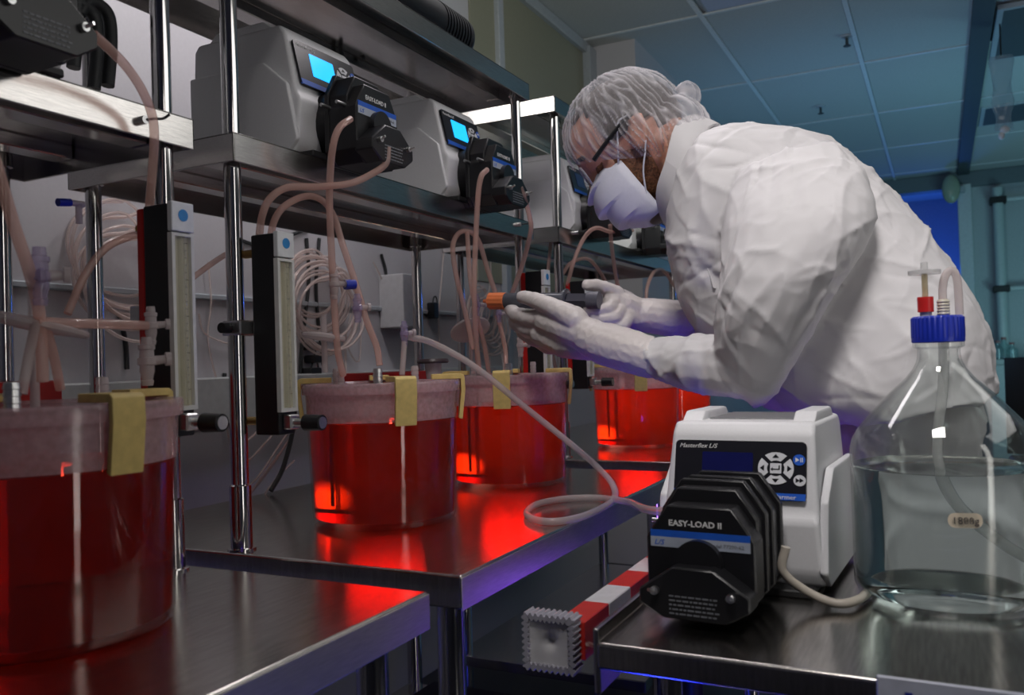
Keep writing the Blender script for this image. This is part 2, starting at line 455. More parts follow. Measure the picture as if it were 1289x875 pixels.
# ------------------------------------------------------------------ steel benches with overshelves
def shelf_mb(y0, y1, zt, th, x0=XB, x1=XF):
    m = MB()
    m.bbox((x0, y0, zt-0.004), (x1, y1, zt), 0.0015, 2)
    m.bbox((x1-0.004, y0, zt-th), (x1, y1, zt), 0.0015, 2)
    m.bbox((x0, y0, zt-th), (x0+0.004, y1, zt), 0.0015, 2)
    m.bbox((x0, y0, zt-th), (x1, y0+0.004, zt), 0.0015, 2)
    m.bbox((x0, y1-0.004, zt-th), (x1, y1, zt), 0.0015, 2)
    return m
def bench(yb0, yb1, ys0, ys1, zmid, ztop, posts, label):
    root = thing('steel_workbench', (-0.93, (yb0+yb1)/2, 0), label, 'workbench')
    O = root.location
    top = MB(); top.bbox((-1.32, yb0, TT-0.044), (-0.552, yb1, TT), 0.004, 3); wt = top.build('worktop', STEELTOP, root, O)
    m = MB(); m.bbox((-0.5525, yb0-0.0005, TT-0.0445), (-0.5512, yb1+0.0005, TT-0.003), 0.0005, 1); m.build('front_edge', EDGE, root, O)
    for x in (-1.27, -0.60):
        for y in (yb0+0.05, yb1-0.05):
            l = MB().cyl((x, y, 0.02), (x, y, TT-0.044), 0.019, n=20); l.cyl((x, y, 0), (x, y, 0.03), 0.026, n=20)
            l.build('leg', CHROME, root, O)
    MB().bbox((-1.30, yb0+0.03, 0.24), (-0.72, yb1-0.03, 0.27), 0.003, 2).build('undershelf', STEEL, root, O)
    for nm, zt, x1 in (('middle_shelf', zmid, XF), ('upper_shelf', ztop, XF)):
        sh = shelf_mb(ys0, ys1, zt, 0.043, XB, x1).build(nm, STEEL, root, O)
        for xx in (-1.18, -1.02):
            MB().bbox((xx-0.02, ys0+0.006, zt-0.024), (xx+0.02, ys1-0.006, zt-0.004), 0.002, 1).build('stiffener', STEEL, sh, (0, 0, 0), loc=-O)
    for x, y in posts:
        p = MB().cyl((x, y, TT-0.002), (x, y, ztop-0.004), 0.0128, n=24).build('post', CHROME, root, O)
        c = MB(); c.lathe([(0.0128, 0.098), (0.0160, 0.096), (0.0160, 0.004), (0.021, 0.003), (0.021, 0.0), (0.0128, 0)], 24, Matrix.Translation((x, y, TT)))
        c.build('post_sleeve', CHROME, root, O)
        for zt in (zmid, ztop):
            c = MB(); c.lathe([(0.0128, 0), (0.017, 0.002), (0.0155, 0.03), (0.0128, 0.031)], 20, Matrix.Translation((x, y, zt-0.036))); c.build('shelf_collar', CHROME, root, O)
    return root
bench(-0.75, 0.857, -0.75, 0.858, SH, CZ+0.76, [(-0.940, 0.826), (-1.255, 0.80), (-0.94, -0.70), (-1.255, -0.70)],
      'nearest brushed steel bench at lower left with the first red vessel on it')
bench(0.934, 1.945, 0.932, 1.960, SH, CZ+0.702, [(-0.944, 0.957), (-1.255, 0.957), (-0.944, 1.935), (-1.255, 1.935)],
      'middle steel bench with two red vessels and two lit pumps on its overshelf')
bench(2.115, 3.35, 2.12, 3.33, CZ+0.361, CZ+0.716, [(-0.938, 2.165), (-1.255, 2.165), (-0.944, 3.30), (-1.255, 3.30)],
      'farthest steel bench behind the worker, white-lit end on its top shelf')

# ------------------------------------------------------------------ culture vessels
VH = 0.232
def vr(z): return 0.1235 + (0.1315-0.1235)*z/VH
def vessel(loc, label, clips, level=0.180, ports=True):
    root = thing('culture_vessel', loc, label, 'vessel', 'red culture vessels along the benches')
    t = 0.003
    # lower wall and base, then the fogged band above the liquid
    m = MB(); zs = [0.0, 0.006, level]
    m.lathe([(0.0, 0.0), (vr(0)-0.008, 0.0), (vr(0)-0.002, 0.003), (vr(0.01), 0.012), (vr(level), level), (vr(level)-t, level), (vr(0.012)-t, 0.012), (0.0, 0.007)], 72)
    m.build('body_wall', VWALL, root)
    m = MB(); m.lathe([(vr(level), level), (vr(VH), VH), (vr(VH)-t, VH), (vr(level)-t, level), (vr(level), level)], 72)
    m.build('fogged_wall', VHEAD, root)
    m = MB(); m.lathe([(0.0, 0.0075), (vr(0.012)-t-0.001, 0.0125), (vr(level)-t-0.001, level-0.002), (vr(level)-t-0.004, level-0.003), (0.0, level-0.003)], 72)
    m.build('red_liquid', REDLIQ, root)
    m = MB(); r = vr(VH)
    m.lathe([(0.0, VH+0.004), (r-0.014, VH+0.004), (r-0.010, VH+0.008), (r+0.004, VH+0.008), (r+0.006, VH+0.004), (r+0.005, VH-0.010), (r+0.001, VH-0.010), (r+0.001, VH), (0.0, VH)], 72)
    m.build('lid', VHEAD, root)
    for a in clips:
        Rm = Matrix.Rotation(R(a), 4, 'Z'); m = MB()
        prof = [(r-0.045, VH+0.009), (r+0.006, VH+0.009), (r+0.0065, VH-0.012), (vr(VH*0.72)+0.003, VH*0.74), (vr(VH*0.72)+0.010, VH*0.74-0.002), (r+0.014, VH-0.010), (r+0.013, VH+0.014), (r+0.008, VH+0.018), (r-0.045, VH+0.018)]
        q = MB().prism(prof, -0.018, 0.018)
        m.bev(q, 0.0015, 2, Rm); m.build('yellow_clip', YELLOW, root)
    if ports:
        for (x, y, h, rr, mm) in ((0.035, -0.06, 0.028, 0.0085, ALU), (-0.055, -0.055, 0.03, 0.007, FITC), (-0.03, -0.075, 0.03, 0.006, FITC), (0.05, 0.03, 0.03, 0.007, FITC)):
            m = MB(); pr = [(rr*0.55, 0)]
            for k in range(4): pr += [(rr, k*h/4), (rr*0.86, (k+0.9)*h/4)]
            pr += [(rr*0.5, h)]
            m.lathe(pr, 16, Matrix.Translation((x, y, VH+0.004)), cap=True); m.build('port', mm, root)
        MB().tube([(-0.03, -0.075, VH), (-0.03, -0.075, 0.03)], 0.004, 8, smooth=False).build('dip_tube', FITC, root)
        m = MB().cyl((-0.06, -0.03, 0.03), (-0.06, -0.03, VH), 0.0025, n=10); m.box((-0.09, -0.036, 0.018), (-0.02, -0.024, 0.024))
        m.build('stirrer', mat('dark_red_stirrer', (0.22, 0.03, 0.03), 0.4), root)
    return root
V1 = (-0.856, 0.590, TT); V2 = (-0.880, 1.235, TT); V3 = (-0.866, 1.692, TT); V4 = (-0.835, 2.485, TT); V5 = (-0.85, 2.95, TT)
vessel(V1, 'large red vessel at the left edge of the photo, nearest of all vessels', (-5, 85, 175, 265), 0.176)
vessel(V2, 'red vessel second from the left, yellow clip at its front, beside the coiled clear hose', (-39, 34, 128, 220), 0.176)
vessel(V3, 'glowing red vessel under the gloved hands and syringe', (-68, 21, 112, 202), 0.176)
vessel(V4, 'glowing red vessel behind the white pump, under the near forearm', (-65, 25, 115, 205), 0.176)
vessel(V5, 'farthest red vessel, mostly hidden behind the sleeve and white pump', (-65, 25, 115, 205), 0.176)
# small bright lamps standing behind the vessels shine through the liquid
def vessel_lamps(v, p_pool, p_wide):
    v = Vector(v); back = Vector((v.x, v.y, 0)).normalized(); left = Vector((-back.y, back.x, 0))
    lamp('vessel_backlight', 'SPOT', v+back*0.30+left*0.10+Vector((0, 0, 0.10)), v+back*0.08+left*0.060+Vector((0, 0, 0.022)), p_pool, (1.0, 0.84, 0.62), 0.008, spot=17, blend=0.3)
    lamp('vessel_glow', 'SPOT', v+back*0.34+Vector((0, 0, 0.20)), v+back*0.05+Vector((0, 0, 0.09)), p_wide, (1.0, 0.86, 0.70), 0.03, spot=60, blend=0.9)
for v, pa, pb in ((V1, 16, 0.25), (V2, 30, 0.30), (V3, 150, 2.2), (V4, 170, 4), (V5, 120, 5)): vessel_lamps(v, pa, pb)

# ------------------------------------------------------------------ pump drives with stacked heads
def pump(loc, rz, label, lit, stacked=False, tall=1.06, wide=1.0):
    root = thing('pump_drive', loc, label, 'pump', None, rz); root.scale = (wide, 1, tall)
    prof = [(0.012, 0.0), (0.004, 0.02), (0.0, 0.085), (0.008, 0.095), (0.034, 0.198), (0.046, 0.212), (0.235, 0.212), (0.245, 0.20), (0.245, 0.0)]
    n = len(prof); vs = []
    for sx in (-1, 1):
        for y, z in prof: vs.append((sx*(0.101-0.012*(z/0.212)), y, z+0.008))
    q = MB().add(vs, [list(range(n)), list(range(2*n-1, n-1, -1))] + [(i, (i+1) % n, (i+1) % n+n, i+n) for i in range(n)])
    MB().bev(q, 0.007, 3).build('casing', DRIVEW, root)
    for sx in (-1, 1):
        q = MB().prism([(0.06, 0.216), (0.085, 0.233), (0.195, 0.233), (0.215, 0.216)], sx*0.058, sx*0.086, axis='x')
        MB().bev(q, 0.004, 2).build('top_ridge', DRIVEW, root)
        q = MB().prism([(0.02, 0.0), (0.0, 0.02), (0.02, 0.11), (0.07, 0.15), (0.24, 0.15), (0.24, 0.0)], sx*0.095, sx*0.106, axis='x')
        MB().bev(q, 0.004, 2, Matrix.Translation((0, 0, 0.008))).build('side_cheek', DRIVEW, root)
    MB().bbox((-0.055, 0.09, 0.2195), (0.055, 0.22, 0.222), 0.001, 1).build('top_mat', mat('grey_mat', (0.2, 0.2, 0.21), 0.6), root)
    MB().bbox((-0.09, -0.02, 0.0), (0.09, 0.235, 0.010), 0.002, 1).build('base_plate', BLACKM, root)
    # slanted keypad
    F = plane_frame((0, 0.0175, 0.157), (1, 0, 0), (0, 0.026, 0.103))   # +z of F points along -y (outward)
    def slab(poly, d0, d1): return MB().prism(poly, d0, d1, F, axis='z')
    pn = slab(rrect(0.164, 0.078, 0.006), -0.002, 0.0022).build('keypad', PANEL, root)
    slab([(-0.081, -0.0385), (0.081, -0.0385), (0.082, -0.0295), (-0.082, -0.0295)], 0.0, 0.0027).build('blue_stripe', BLUEP, pn)
    slab(rrect(0.064, 0.040, 0.002, cx=-0.014, cz=0.003), 0.0, 0.0030).build('lcd_screen', LCDON if lit else LCDOFF, pn)
    kx, kz = 0.046, 0.003
    for a0 in (0, 90, 180, 270):
        pts = []
        for k in range(7): a = R(a0-38+76*k/6); pts.append((kx+0.0215*math.cos(a), kz+0.0215*math.sin(a)))
        for k in range(6, -1, -1): a = R(a0-32+64*k/6); pts.append((kx+0.0105*math.cos(a), kz+0.0105*math.sin(a)))
        kk = slab(pts, 0, 0.0034).build('arrow_key', KEYW, pn)
        tri = [(kx+d*math.cos(R(a0+b)), kz+d*math.sin(R(a0+b))) for d, b in ((0.0190, 0), (0.0145, 17), (0.0145, -17))]
        slab(tri, 0.0030, 0.0038).build('arrow_mark', PANEL, kk)
    kk = slab(rrect(0.0135, 0.0135, 0.001, cx=kx, cz=kz), 0, 0.0034).build('enter_key', KEYW, pn)
    e = MB(); e.prism([(kx-0.004, kz-0.002), (kx+0.005, kz-0.002), (kx+0.005, kz+0.004), (kx+0.0036, kz+0.004), (kx+0.0036, kz-0.0006), (kx-0.004, kz-0.0006)], 0.003, 0.0038, F, axis='z')
    e.prism([(kx-0.0062, kz-0.0013), (kx-0.0035, kz+0.0012), (kx-0.0035, kz-0.0038)], 0.003, 0.0038, F, axis='z'); e.build('enter_mark', PANEL, kk)
    for bx, bz, mm, mk in ((0.0735, 0.015, BLUEP, KEYW), (0.0745, -0.012, KEYW, PANEL)):
        circ = [(bx+0.0073*math.cos(2*PI*k/20), bz+0.0073*math.sin(2*PI*k/20)) for k in range(20)]
        kk = slab(circ, 0, 0.0034).build('round_key', mm, pn)
        e = MB()
        if mm is BLUEP:
            e.prism([(bx-0.0042, bz-0.0032), (bx+0.0005, bz), (bx-0.0042, bz+0.0032)], 0.003, 0.0039, F, axis='z')
            for d in (0.0015, 0.0035): e.prism([(bx+d, bz-0.003), (bx+d+0.001, bz-0.003), (bx+d+0.001, bz+0.003), (bx+d, bz+0.003)], 0.003, 0.0039, F, axis='z')
        else:
            for d in (-0.0045, 0.0): e.prism([(bx+d, bz-0.0032), (bx+d+0.0048, bz), (bx+d, bz+0.0032)], 0.003, 0.0039, F, axis='z')
        e.build('key_mark', mk, kk)
    text('lettering', 'Masterflex L/S', 0.0085, F @ Matrix.Translation((-0.077, 0.0285, 0.0024)), INKW, pn, shear=0.3)
    text('lettering', 'Cole-Parmer', 0.0085, F @ Matrix.Translation((0.026, -0.0372, 0.0029)), INKW, pn)
    # head: collar, three octagonal plates with blocks between, front cover with lower hexagon
    hd = MB().lathe([(0.0, -0.02), (0.048, -0.02), (0.060, 0.02), (0.0, 0.02)], 28, Matrix.Translation((0, -0.002, 0.085)) @ Matrix.Rotation(R(90), 4, 'X') @ Matrix.Scale(-1, 4, (0, 0, 1)))
    hd = hd.build('pump_head', BLACK, root)
    if not stacked: hd.location.z = -0.020
    def octo(s=1.0, dz=0.0, top=0.15):
        return [(x*s, (z-0.075)*s+0.085+dz) for x, z in ((-0.036, top), (0.036, top), (0.060, top-0.038), (0.060, 0.020), (0.042, 0.0), (-0.042, 0.0), (-0.060, 0.020), (-0.060, top-0.038))]
    dy = 0.0 if stacked else 0.078
    for y in (-0.020, -0.066, -0.098)[:3 if stacked else 1]:
        q = MB().prism(octo(), y-0.010, y); MB().bev(q, 0.0015, 1).build('head_plate', BLACK, hd)
        q = MB().prism(octo(0.93, -0.002), y-0.046 if y > -0.05 else y-0.034, y-0.008); MB().bev(q, 0.002, 1).build('head_block', BLACK, hd)
    q = MB().prism(octo(1.0, 0.0, 0.126), -0.165+dy, -0.128+dy if stacked else -0.030); cov = MB().bev(q, 0.002, 1).build('front_cover', BLACK, hd)
    hx = [(-0.060, 0.042), (-0.022, 0.070), (0.022, 0.070), (0.060, 0.042), (0.060, 0.026), (0.034, 0.010), (-0.034, 0.010), (-0.060, 0.026)]
    q = MB().prism(hx, -0.196+dy, -0.160+dy); hb = MB().bev(q, 0.002, 1).build('occlusion_cover', BLACK, hd)
    m = MB(); m.cyl((0, -0.160+dy, 0.072), (0, -0.176+dy, 0.072), 0.026, n=28); m.build('release_knob', BLACK, hd)
    for sx in (-1, 1):
        m = MB().cyl((sx*0.041, -0.194+dy, 0.042), (sx*0.041, -0.202+dy, 0.042), 0.0048, n=12); m.cyl((sx*0.041, -0.2+dy, 0.042), (sx*0.044, -0.210+dy, 0.045), 0.002, n=8); m.build('screw', ALU, hd)
        m = MB().cyl((-0.058, (-0.04-0.02*(sx+1))*(1 if stacked else .8), 0.10), (-0.082, (-0.04-0.02*(sx+1))*(1 if stacked else .8), 0.10), 0.003, n=10); m.build('retainer_pin', ALU, hd)
    G = plane_frame((0, -0.1652+dy, 0), (1, 0, 0), (0, 0, 1))
    MB().prism([(-0.055, 0.098), (0.055, 0.098), (0.055, 0.106), (-0.055, 0.106)], -0.001, 0.0004, G, axis='z').build('blue_label', BLUEP, hd)
    MB().prism([(-0.055, 0.086), (0.055, 0.086), (0.055, 0.098), (-0.055, 0.098)], -0.001, 0.0004, G, axis='z').build('silver_label', LABELG, hd)
    text('lettering', 'EASY-LOAD II', 0.0098, G @ Matrix.Translation((-0.034, 0.112, 0.0002)), INKW, hd, bold=0.0002)
    text('lettering', 'Model 77200-62', 0.0058, G @ Matrix.Translation((0.010, 0.090, 0.0005)), INKG, hd)
    text('lettering', 'L/S', 0.009, G @ Matrix.Translation((-0.051, 0.0885, 0.0005)), BLUEP, hd, shear=0.3)
    G2 = plane_frame((0, -0.1962+dy, 0), (1, 0, 0), (0, 0, 1))
    m = MB(); rnd = random.Random(5)          # small print too fine to read in the photo
    for k in range(5):
        x_ = -0.026
        while x_ < 0.024:
            wl = rnd.uniform(.002, .007)
            m.prism([(x_, 0.036-0.005*k), (x_+wl, 0.036-0.005*k), (x_+wl, 0.0378-0.005*k), (x_, 0.0378-0.005*k)], 0.0, 0.0004, G2, axis='z'); x_ += wl+.0014
    m.build('small_print', INKG, hd)
    return root
pump((-0.93, 0.570, SH), PI/2, 'pump at the top left corner, black stacked head over the shelf edge', False)
pump((-0.935, 1.200, SH), PI/2, 'grey pump with lit blue screen, left of the two on the middle bench overshelf', True)
pump((-0.935, 1.675, SH), PI/2, 'grey pump with lit blue screen, right of the two on the middle bench overshelf', True)
pump((-0.935, 2.390, CZ+0.361), PI/2, 'grey pump on the far overshelf directly left of the masked face', False)
pump((-0.935, 2.900, CZ+0.361), PI/2, 'grey pump on the far overshelf, partly behind the mask and collar', False)
pump((-0.254, 1.160, CT), R(-3), 'white pump with black keypad on the steel cart beside the glass bottle', False, True, 1.0, 1.09)

# ------------------------------------------------------------------ flow meters on the posts
def flow_meter(loc, label, red, post):
    root = thing('flow_meter', loc, label, 'flow meter', 'black flow meters clamped to the bench posts')
    MB().bbox((-0.026, -0.018, 0.0), (0.020, 0.018, 0.30), 0.003, 2).build('housing', BLACK, root)
    if red: MB().bbox((-0.040, -0.017, 0.0), (-0.026, 0.017, 0.298), 0.003, 2).build('red_back', REDP, root)
    fr = MB(); z0, z1 = 0.04, 0.258
    fr.box((0.018, -0.018, z0), (0.026, -0.013, z1)); fr.box((0.018, 0.013, z0), (0.026, 0.018, z1))
    fr.box((0.018, -0.018, z1), (0.026, 0.018, z1+0.004)); fr.box((0.018, -0.018, z0-0.006), (0.026, 0.018, z0))
    fr.build('tube_frame', mat('frame_white', (0.72, 0.72, 0.70), 0.4), root)
    MB().box((0.019, -0.013, z0), (0.0205, 0.013, z1)).build('scale_plate', mat('scale_cream', (0.55, 0.52, 0.40), 0.5), root)
    MB().cyl((0.0225, 0, z0), (0.0225, 0, z1), 0.005, n=12).build('sight_glass', mat_clear('sight_tube', (0.95, 0.95, 0.9), 0.25, (0.7, 0.68, 0.6), 0.05), root)
    for k in range(21):
        z = z0+0.02+k*0.0095
        if k == 0: tk = MB()
        tk.box((0.0204, 0.006, z), (0.0209, 0.012 if k % 5 == 0 else 0.0095, z+0.0008))
    tk.build('scale_ticks', BLACKM, root)
    lb = MB().bbox((0.018, -0.018, 0.264), (0.027, 0.018, 0.302), 0.001, 1).build('name_plate', mat('plate_white', (0.78, 0.80, 0.82), 0.35), root)
    G = Matrix.Translation((0.0271, 0, 0.285)) @ Matrix.Rotation(R(90), 4, 'Y')
    MB().lathe([(0, 0), (0.0078, 0), (0.0078, 0.0006), (0, 0.0006)], 24, G).build('blue_emblem', mat('emblem_blue', (0.02, 0.25, 0.62), 0.4), lb)
    m = MB().cyl((0.015, 0, 0.018), (0.058, 0, 0.018), 0.006, n=14); m.bbox((0.02, -0.010, 0.008), (0.036, 0.010, 0.030), 0.002, 1); m.build('valve', ALU, root)
    kn = MB().cyl((0.056, 0, 0.018), (0.086, 0, 0.018), 0.0125, 0.0115, n=24).build('valve_knob', BLACK, root)
    MB().cyl((0.086, 0, 0.018), (0.0875, 0, 0.018), 0.0085, n=20).build('knob_cap', ALU, kn)
    dx, dy = post
    m = MB(); xa = -0.041 if red else -0.027
    m.bbox((min(xa, dx)-0.016, min(0, dy)-0.014, 0.150), (xa, max(0, dy)+0.014, 0.172), 0.002, 1); m.build('post_clamp', ALU, root)
    m = MB().cyl((dx, dy-0.014, 0.161), (dx, dy-0.030, 0.161), 0.008, n=14); m.build('clamp_screw', BLACK, root)
    for z in (0.02, 0.275):
        m = MB().cyl((-0.026, 0.0, z), (-0.055, 0.0, z), 0.0065, n=12); m.build('hose_barb', mat('brass', (0.45, 0.30, 0.10), 0.35, 1.0), root)
    return root
flow_meter((-0.895, 0.792, CZ-0.085), 'flow meter on the first post, left one above the nearest vessel rim', True, (-0.045, 0.034))
flow_meter((-0.895, 0.985, CZ-0.100), 'flow meter on the second post, left of the second red vessel', False, (-0.049, -0.028))
flow_meter((-0.895, 1.930, CZ-0.080), 'flow meter standing behind the syringe barrel and near hand', True, (-0.049, 0.005))
flow_meter((-0.895, 2.215, CZ-0.085), 'flow meter right of the hands, its knob over the fourth vessel', True, (-0.043, -0.05))

# ------------------------------------------------------------------ steel cart, bottle and striped bar on the right
cart = thing('steel_cart', (0.12, 1.17, 0), 'low steel cart with raised lip carrying the white pump and glass bottle', 'cart')
O = cart.location
cx0, cx1, cy0, cy1 = -0.353, 0.62, 0.885, 1.462
MB().bbox((cx0, cy0, CT-0.030), (cx1, cy1, CT), 0.004, 3).build('cart_top', STEELTOP, cart, O)
MB().bbox((cx0, cy1-0.004, CT-0.03), (cx1, cy1+0.004, CT+0.022), 0.003, 2).build('rear_lip', STEEL, cart, O)
MB().bbox((cx0-0.006, cy0+0.004, CT-0.06), (cx0+0.002, cy1, CT+0.014), 0.003, 2).build('side_lip', STEEL, cart, O)
for x in (cx0+0.06, cx1-0.06):
    for y in (cy0+0.08, cy1-0.06):
        MB().cyl((x, y, 0.06), (x, y, CT-0.03), 0.0127, n=18).build('leg', CHROME, cart, O)
        m = MB().cyl((x, y-0.012, 0.032), (x, y+0.012, 0.032), 0.032, n=24); m.box((x-0.006, y-0.018, 0.03), (x+0.006, y+0.018, 0.07)); m.build('caster', BLACKM, cart, O)
MB().bbox((cx0, cy0+0.03, 0.30), (cx1, cy1, 0.325), 0.003, 2).build('lower_shelf', STEEL, cart, O)
px0 = W(1103, 853, Y=cy0).x
pl = MB().bbox((px0, cy0-0.004, CT-0.068), (px0+0.22, cy0, CT+0.005), 0.0015, 1).build('name_plate', mat('plate_pale', (0.55, 0.58, 0.70), 0.4), cart, O)
text('lettering', 'VWR', 0.040, plane_frame((px0+0.022, cy0-0.0045, CT-0.036), (1, 0, 0), (0, 0, 1)), INKB, pl, bold=0.0012, shear=0.15, org=O)

bl = Vector((-0.004, 1.200, CT))
bot = thing('glass_bottle', bl, 'large clear glass bottle with blue screw cap on the steel cart', 'bottle')
br = 0.1085
prof = [(0.0, 0.004), (br-0.02, 0.0), (br-0.006, 0.004), (br, 0.018), (br, 0.186), (br-0.003, 0.200), (br-0.012, 0.216), (0.060, 0.257), (0.040, 0.276), (0.030, 0.289), (0.0255, 0.299), (0.0245, 0.306), (0.0245, 0.313), (0.0295, 0.316), (0.0295, 0.322), (0.0245, 0.325), (0.0245, 0.348)]
KB = -0.072
tk = 0.0028
inner = [(max(0, r-tk), z+(0.006 if z < 0.01 else 0)) for r, z in prof][::-1]
MB().lathe(prof+inner, 80).build('bottle_glass', GLASS, bot)
lv = 0.168
MB().lathe([(0, 0.0106), (br-0.022, 0.0066), (br-0.009, 0.0106), (br-tk-0.0006, 0.0204), (br-tk-0.0006, lv), (br-tk-0.003, lv-0.001), (0, lv-0.001)], 80).build('clear_liquid', WATER, bot)
cap = MB(); n = 64; rings = []
for z, rr in ((0.393, 0.0285), (0.394, 0.0305), (0.399, 0.0305), (0.400, 0.030), (0.424, 0.0298), (0.4265, 0.028)):
    ring = []
    for k in range(n*2):
        a = 2*PI*k/(n*2); r_ = rr + (0.0009 if (k//2) % 2 == 0 and 0.3995 < z < 0.425 else 0)
        ring.append((r_*math.cos(a), r_*math.sin(a), z))
    rings.append(ring)
cap.loft(rings).build('blue_cap', BLUECAP, bot, (0, 0, -KB))
u3 = Vector((0.97, 0.22, 0))
pa = u3*-0.013; pb = u3*0.0075
MB().cyl(pa+Vector((0, 0, 0.424)), pa+Vector((0, 0, 0.433)), 0.007, n=18).build('port', BEIGE, bot, (0, 0, -KB))
MB().cyl(pa+Vector((0, 0, 0.432)), pa+Vector((0, 0, 0.451)), 0.0094, n=24).build('red_cap', REDCAP, bot, (0, 0, -KB))
m = MB(); pr = [(0.003, 0.424)]
for k in range(6): pr += [(0.0078, 0.425+k*0.0038), (0.0066, 0.4275+k*0.0038)]
pr += [(0.003, 0.448)]
m.lathe(pr, 20, Matrix.Translation(pb)); m.build('threaded_port', BEIGE, bot, (0, 0, -KB))
MB().tube([pa+Vector((0, 0, 0.45)), pa+Vector((0, 0, 0.481))], 0.0036, 10, smooth=False).build('filter_stem', mat_clear('amber_tube', (0.9, 0.85, 0.7), 0.45, (0.75, 0.66, 0.45)), bot, (0, 0, -KB))
m = MB(); m.cyl(pa+Vector((0, 0, 0.4795)), pa+Vector((0, 0, 0.4845)), 0.019, n=28); m.cyl(pa+Vector((0, 0, 0.484)), pa+Vector((0, 0, 0.495)), 0.0042, n=12); m.build('vent_filter', mat_clear('white_filter', (0.9, 0.9, 0.9), 0.75, (0.85, 0.85, 0.85)), bot, (0, 0, -KB))
MB().tube([pb+Vector((0, 0, 0.425)), pb+Vector((0, 0, 0.46)), pb+u3*0.004+Vector((0, 0, 0.477)), pb+u3*0.011+Vector((0, 0, 0.483)), pb+u3*0.017+Vector((0, 0, 0.472)), pb+u3*0.0185+Vector((0, 0, 0.427))], 0.0048, 10).build('bent_tube', TUBEC, bot, (0, 0, -KB))
m = MB().tube([pb+Vector((0, 0, 0.35)), Vector((0.004, 0, 0.27)), Vector((-0.004, -0.01, 0.21)), Vector((-0.004, -0.015, 0.17)), Vector((0.012, -0.02, 0.125)), Vector((0.05, -0.03, 0.085)), Vector((0.094, -0.01, 0.05))], 0.0062, 10)
m.build('dip_tube', mat_clear('soft_clear_tube', (0.96, 0.96, 0.96), 0.30, (0.9, 0.9, 0.88), 0.1), bot)
# round weight tag stuck on the glass facing the lens
ta = math.atan2(-bl.y, -bl.x) + R(11)
tz = 0.118
def tagpt(da, dz, d=0.0004):
    return Vector(((br+d)*math.cos(ta+da), (br+d)*math.sin(ta+da), tz+dz))
m = MB(); vs = []; rows = rrect(0.036, 0.017, 0.0075, 6)
ring = [tagpt(x/br, z) for x, z in rows]; m.add(ring, [list(range(len(ring)))])
tg = m.build('weight_tag', mat('cream_tag', (0.85, 0.74, 0.58), 0.5), bot)
tl = text('lettering', '1800g', 0.0115, Matrix.Identity(4), mat('dark_ink', (0.08, 0.07, 0.07), 0.5), tg, align='CENTER')
for v in tl.data.vertices: v.co = tagpt(v.co.x/br, v.co.y-0.004, 0.0012+v.co.z)

sb = thing('striped_bar', (-0.43, 1.10, CT-0.03), 'red and white striped square tube with ribbed end cap beside the cart', 'safety bar')
O = sb.location
bx0, bx1, bz0, bz1 = -0.426, -0.391, CZ-0.360, CZ-0.314
yy = 0.945; k = 0
while yy < 1.44:
    y2 = yy+0.085
    MB().bbox((bx0, yy, bz0), (bx1, y2, bz1), 0.0012, 1).build('red_band' if k % 2 == 0 else 'white_band', mat('stripe_red', (0.62, 0.03, 0.02), 0.35) if k % 2 == 0 else mat('stripe_white', (0.75, 0.75, 0.78), 0.35), sb, O)
    yy = y2; k += 1
ccx, ccz = -0.430, CZ-0.3385; hw = 0.033
out = []; nn = 9
for (ax, az, dx, dz) in ((-1, -1, 1, 0), (1, -1, 0, 1), (1, 1, -1, 0), (-1, 1, 0, -1)):
    for j in range(nn*4):
        t = j/(nn*4)*2*hw; e = 0.0016*(1 if (j//2) % 2 else -1)
        nx, nz = (dz, -dx)
        out.append((ccx+ax*hw+dx*t+nx*e, ccz+az*hw+dz*t+nz*e))
inn = [(ccx+(x-ccx)*0.79, ccz+(z-ccz)*0.79) for x, z in out]
q = MB(); L = len(out)
vs = [(x, 0.925, z) for x, z in out]+[(x, 0.925, z) for x, z in inn]+[(x, 0.95, z) for x, z in out]+[(x, 0.95, z) for x, z in inn]
fs = []
for j in range(L):
    j2 = (j+1) % L
    fs += [(j, j2, L+j2, L+j), (2*L+j, 3*L+j, 3*L+j2, 2*L+j2), (j, 2*L+j, 2*L+j2, j2), (L+j, L+j2, 3*L+j2, 3*L+j)]
q.add(vs, fs).build('end_cap', mat('cap_grey', (0.42, 0.41, 0.47), 0.5), sb, O, 20)
g = MB(); N = 12; vs = []; fs = []
for i in range(N+1):
    for j in range(N+1):
        a = (i/N*2-1); b = (j/N*2-1)
        dpt = 0.006*math.exp(-((a*a+b*b)/0.05)) + 0.004*(1-abs(a))*(1-abs(b))
        vs.append((ccx+a*0.0265, 0.9285+dpt, ccz+b*0.0265))
for i in range(N):
    for j in range(N): fs.append((i*(N+1)+j, (i+1)*(N+1)+j, (i+1)*(N+1)+j+1, i*(N+1)+j+1))
g.add(vs, fs).build('cap_face', mat('cap_silver', (0.80, 0.79, 0.80), 0.4, 0.2, 0.15, 60), sb, O)
MB().bbox((-0.391, 1.00, CT-0.05), (-0.357, 1.04, CT-0.044), 0.001, 1).build('bracket', STEEL, sb, O)

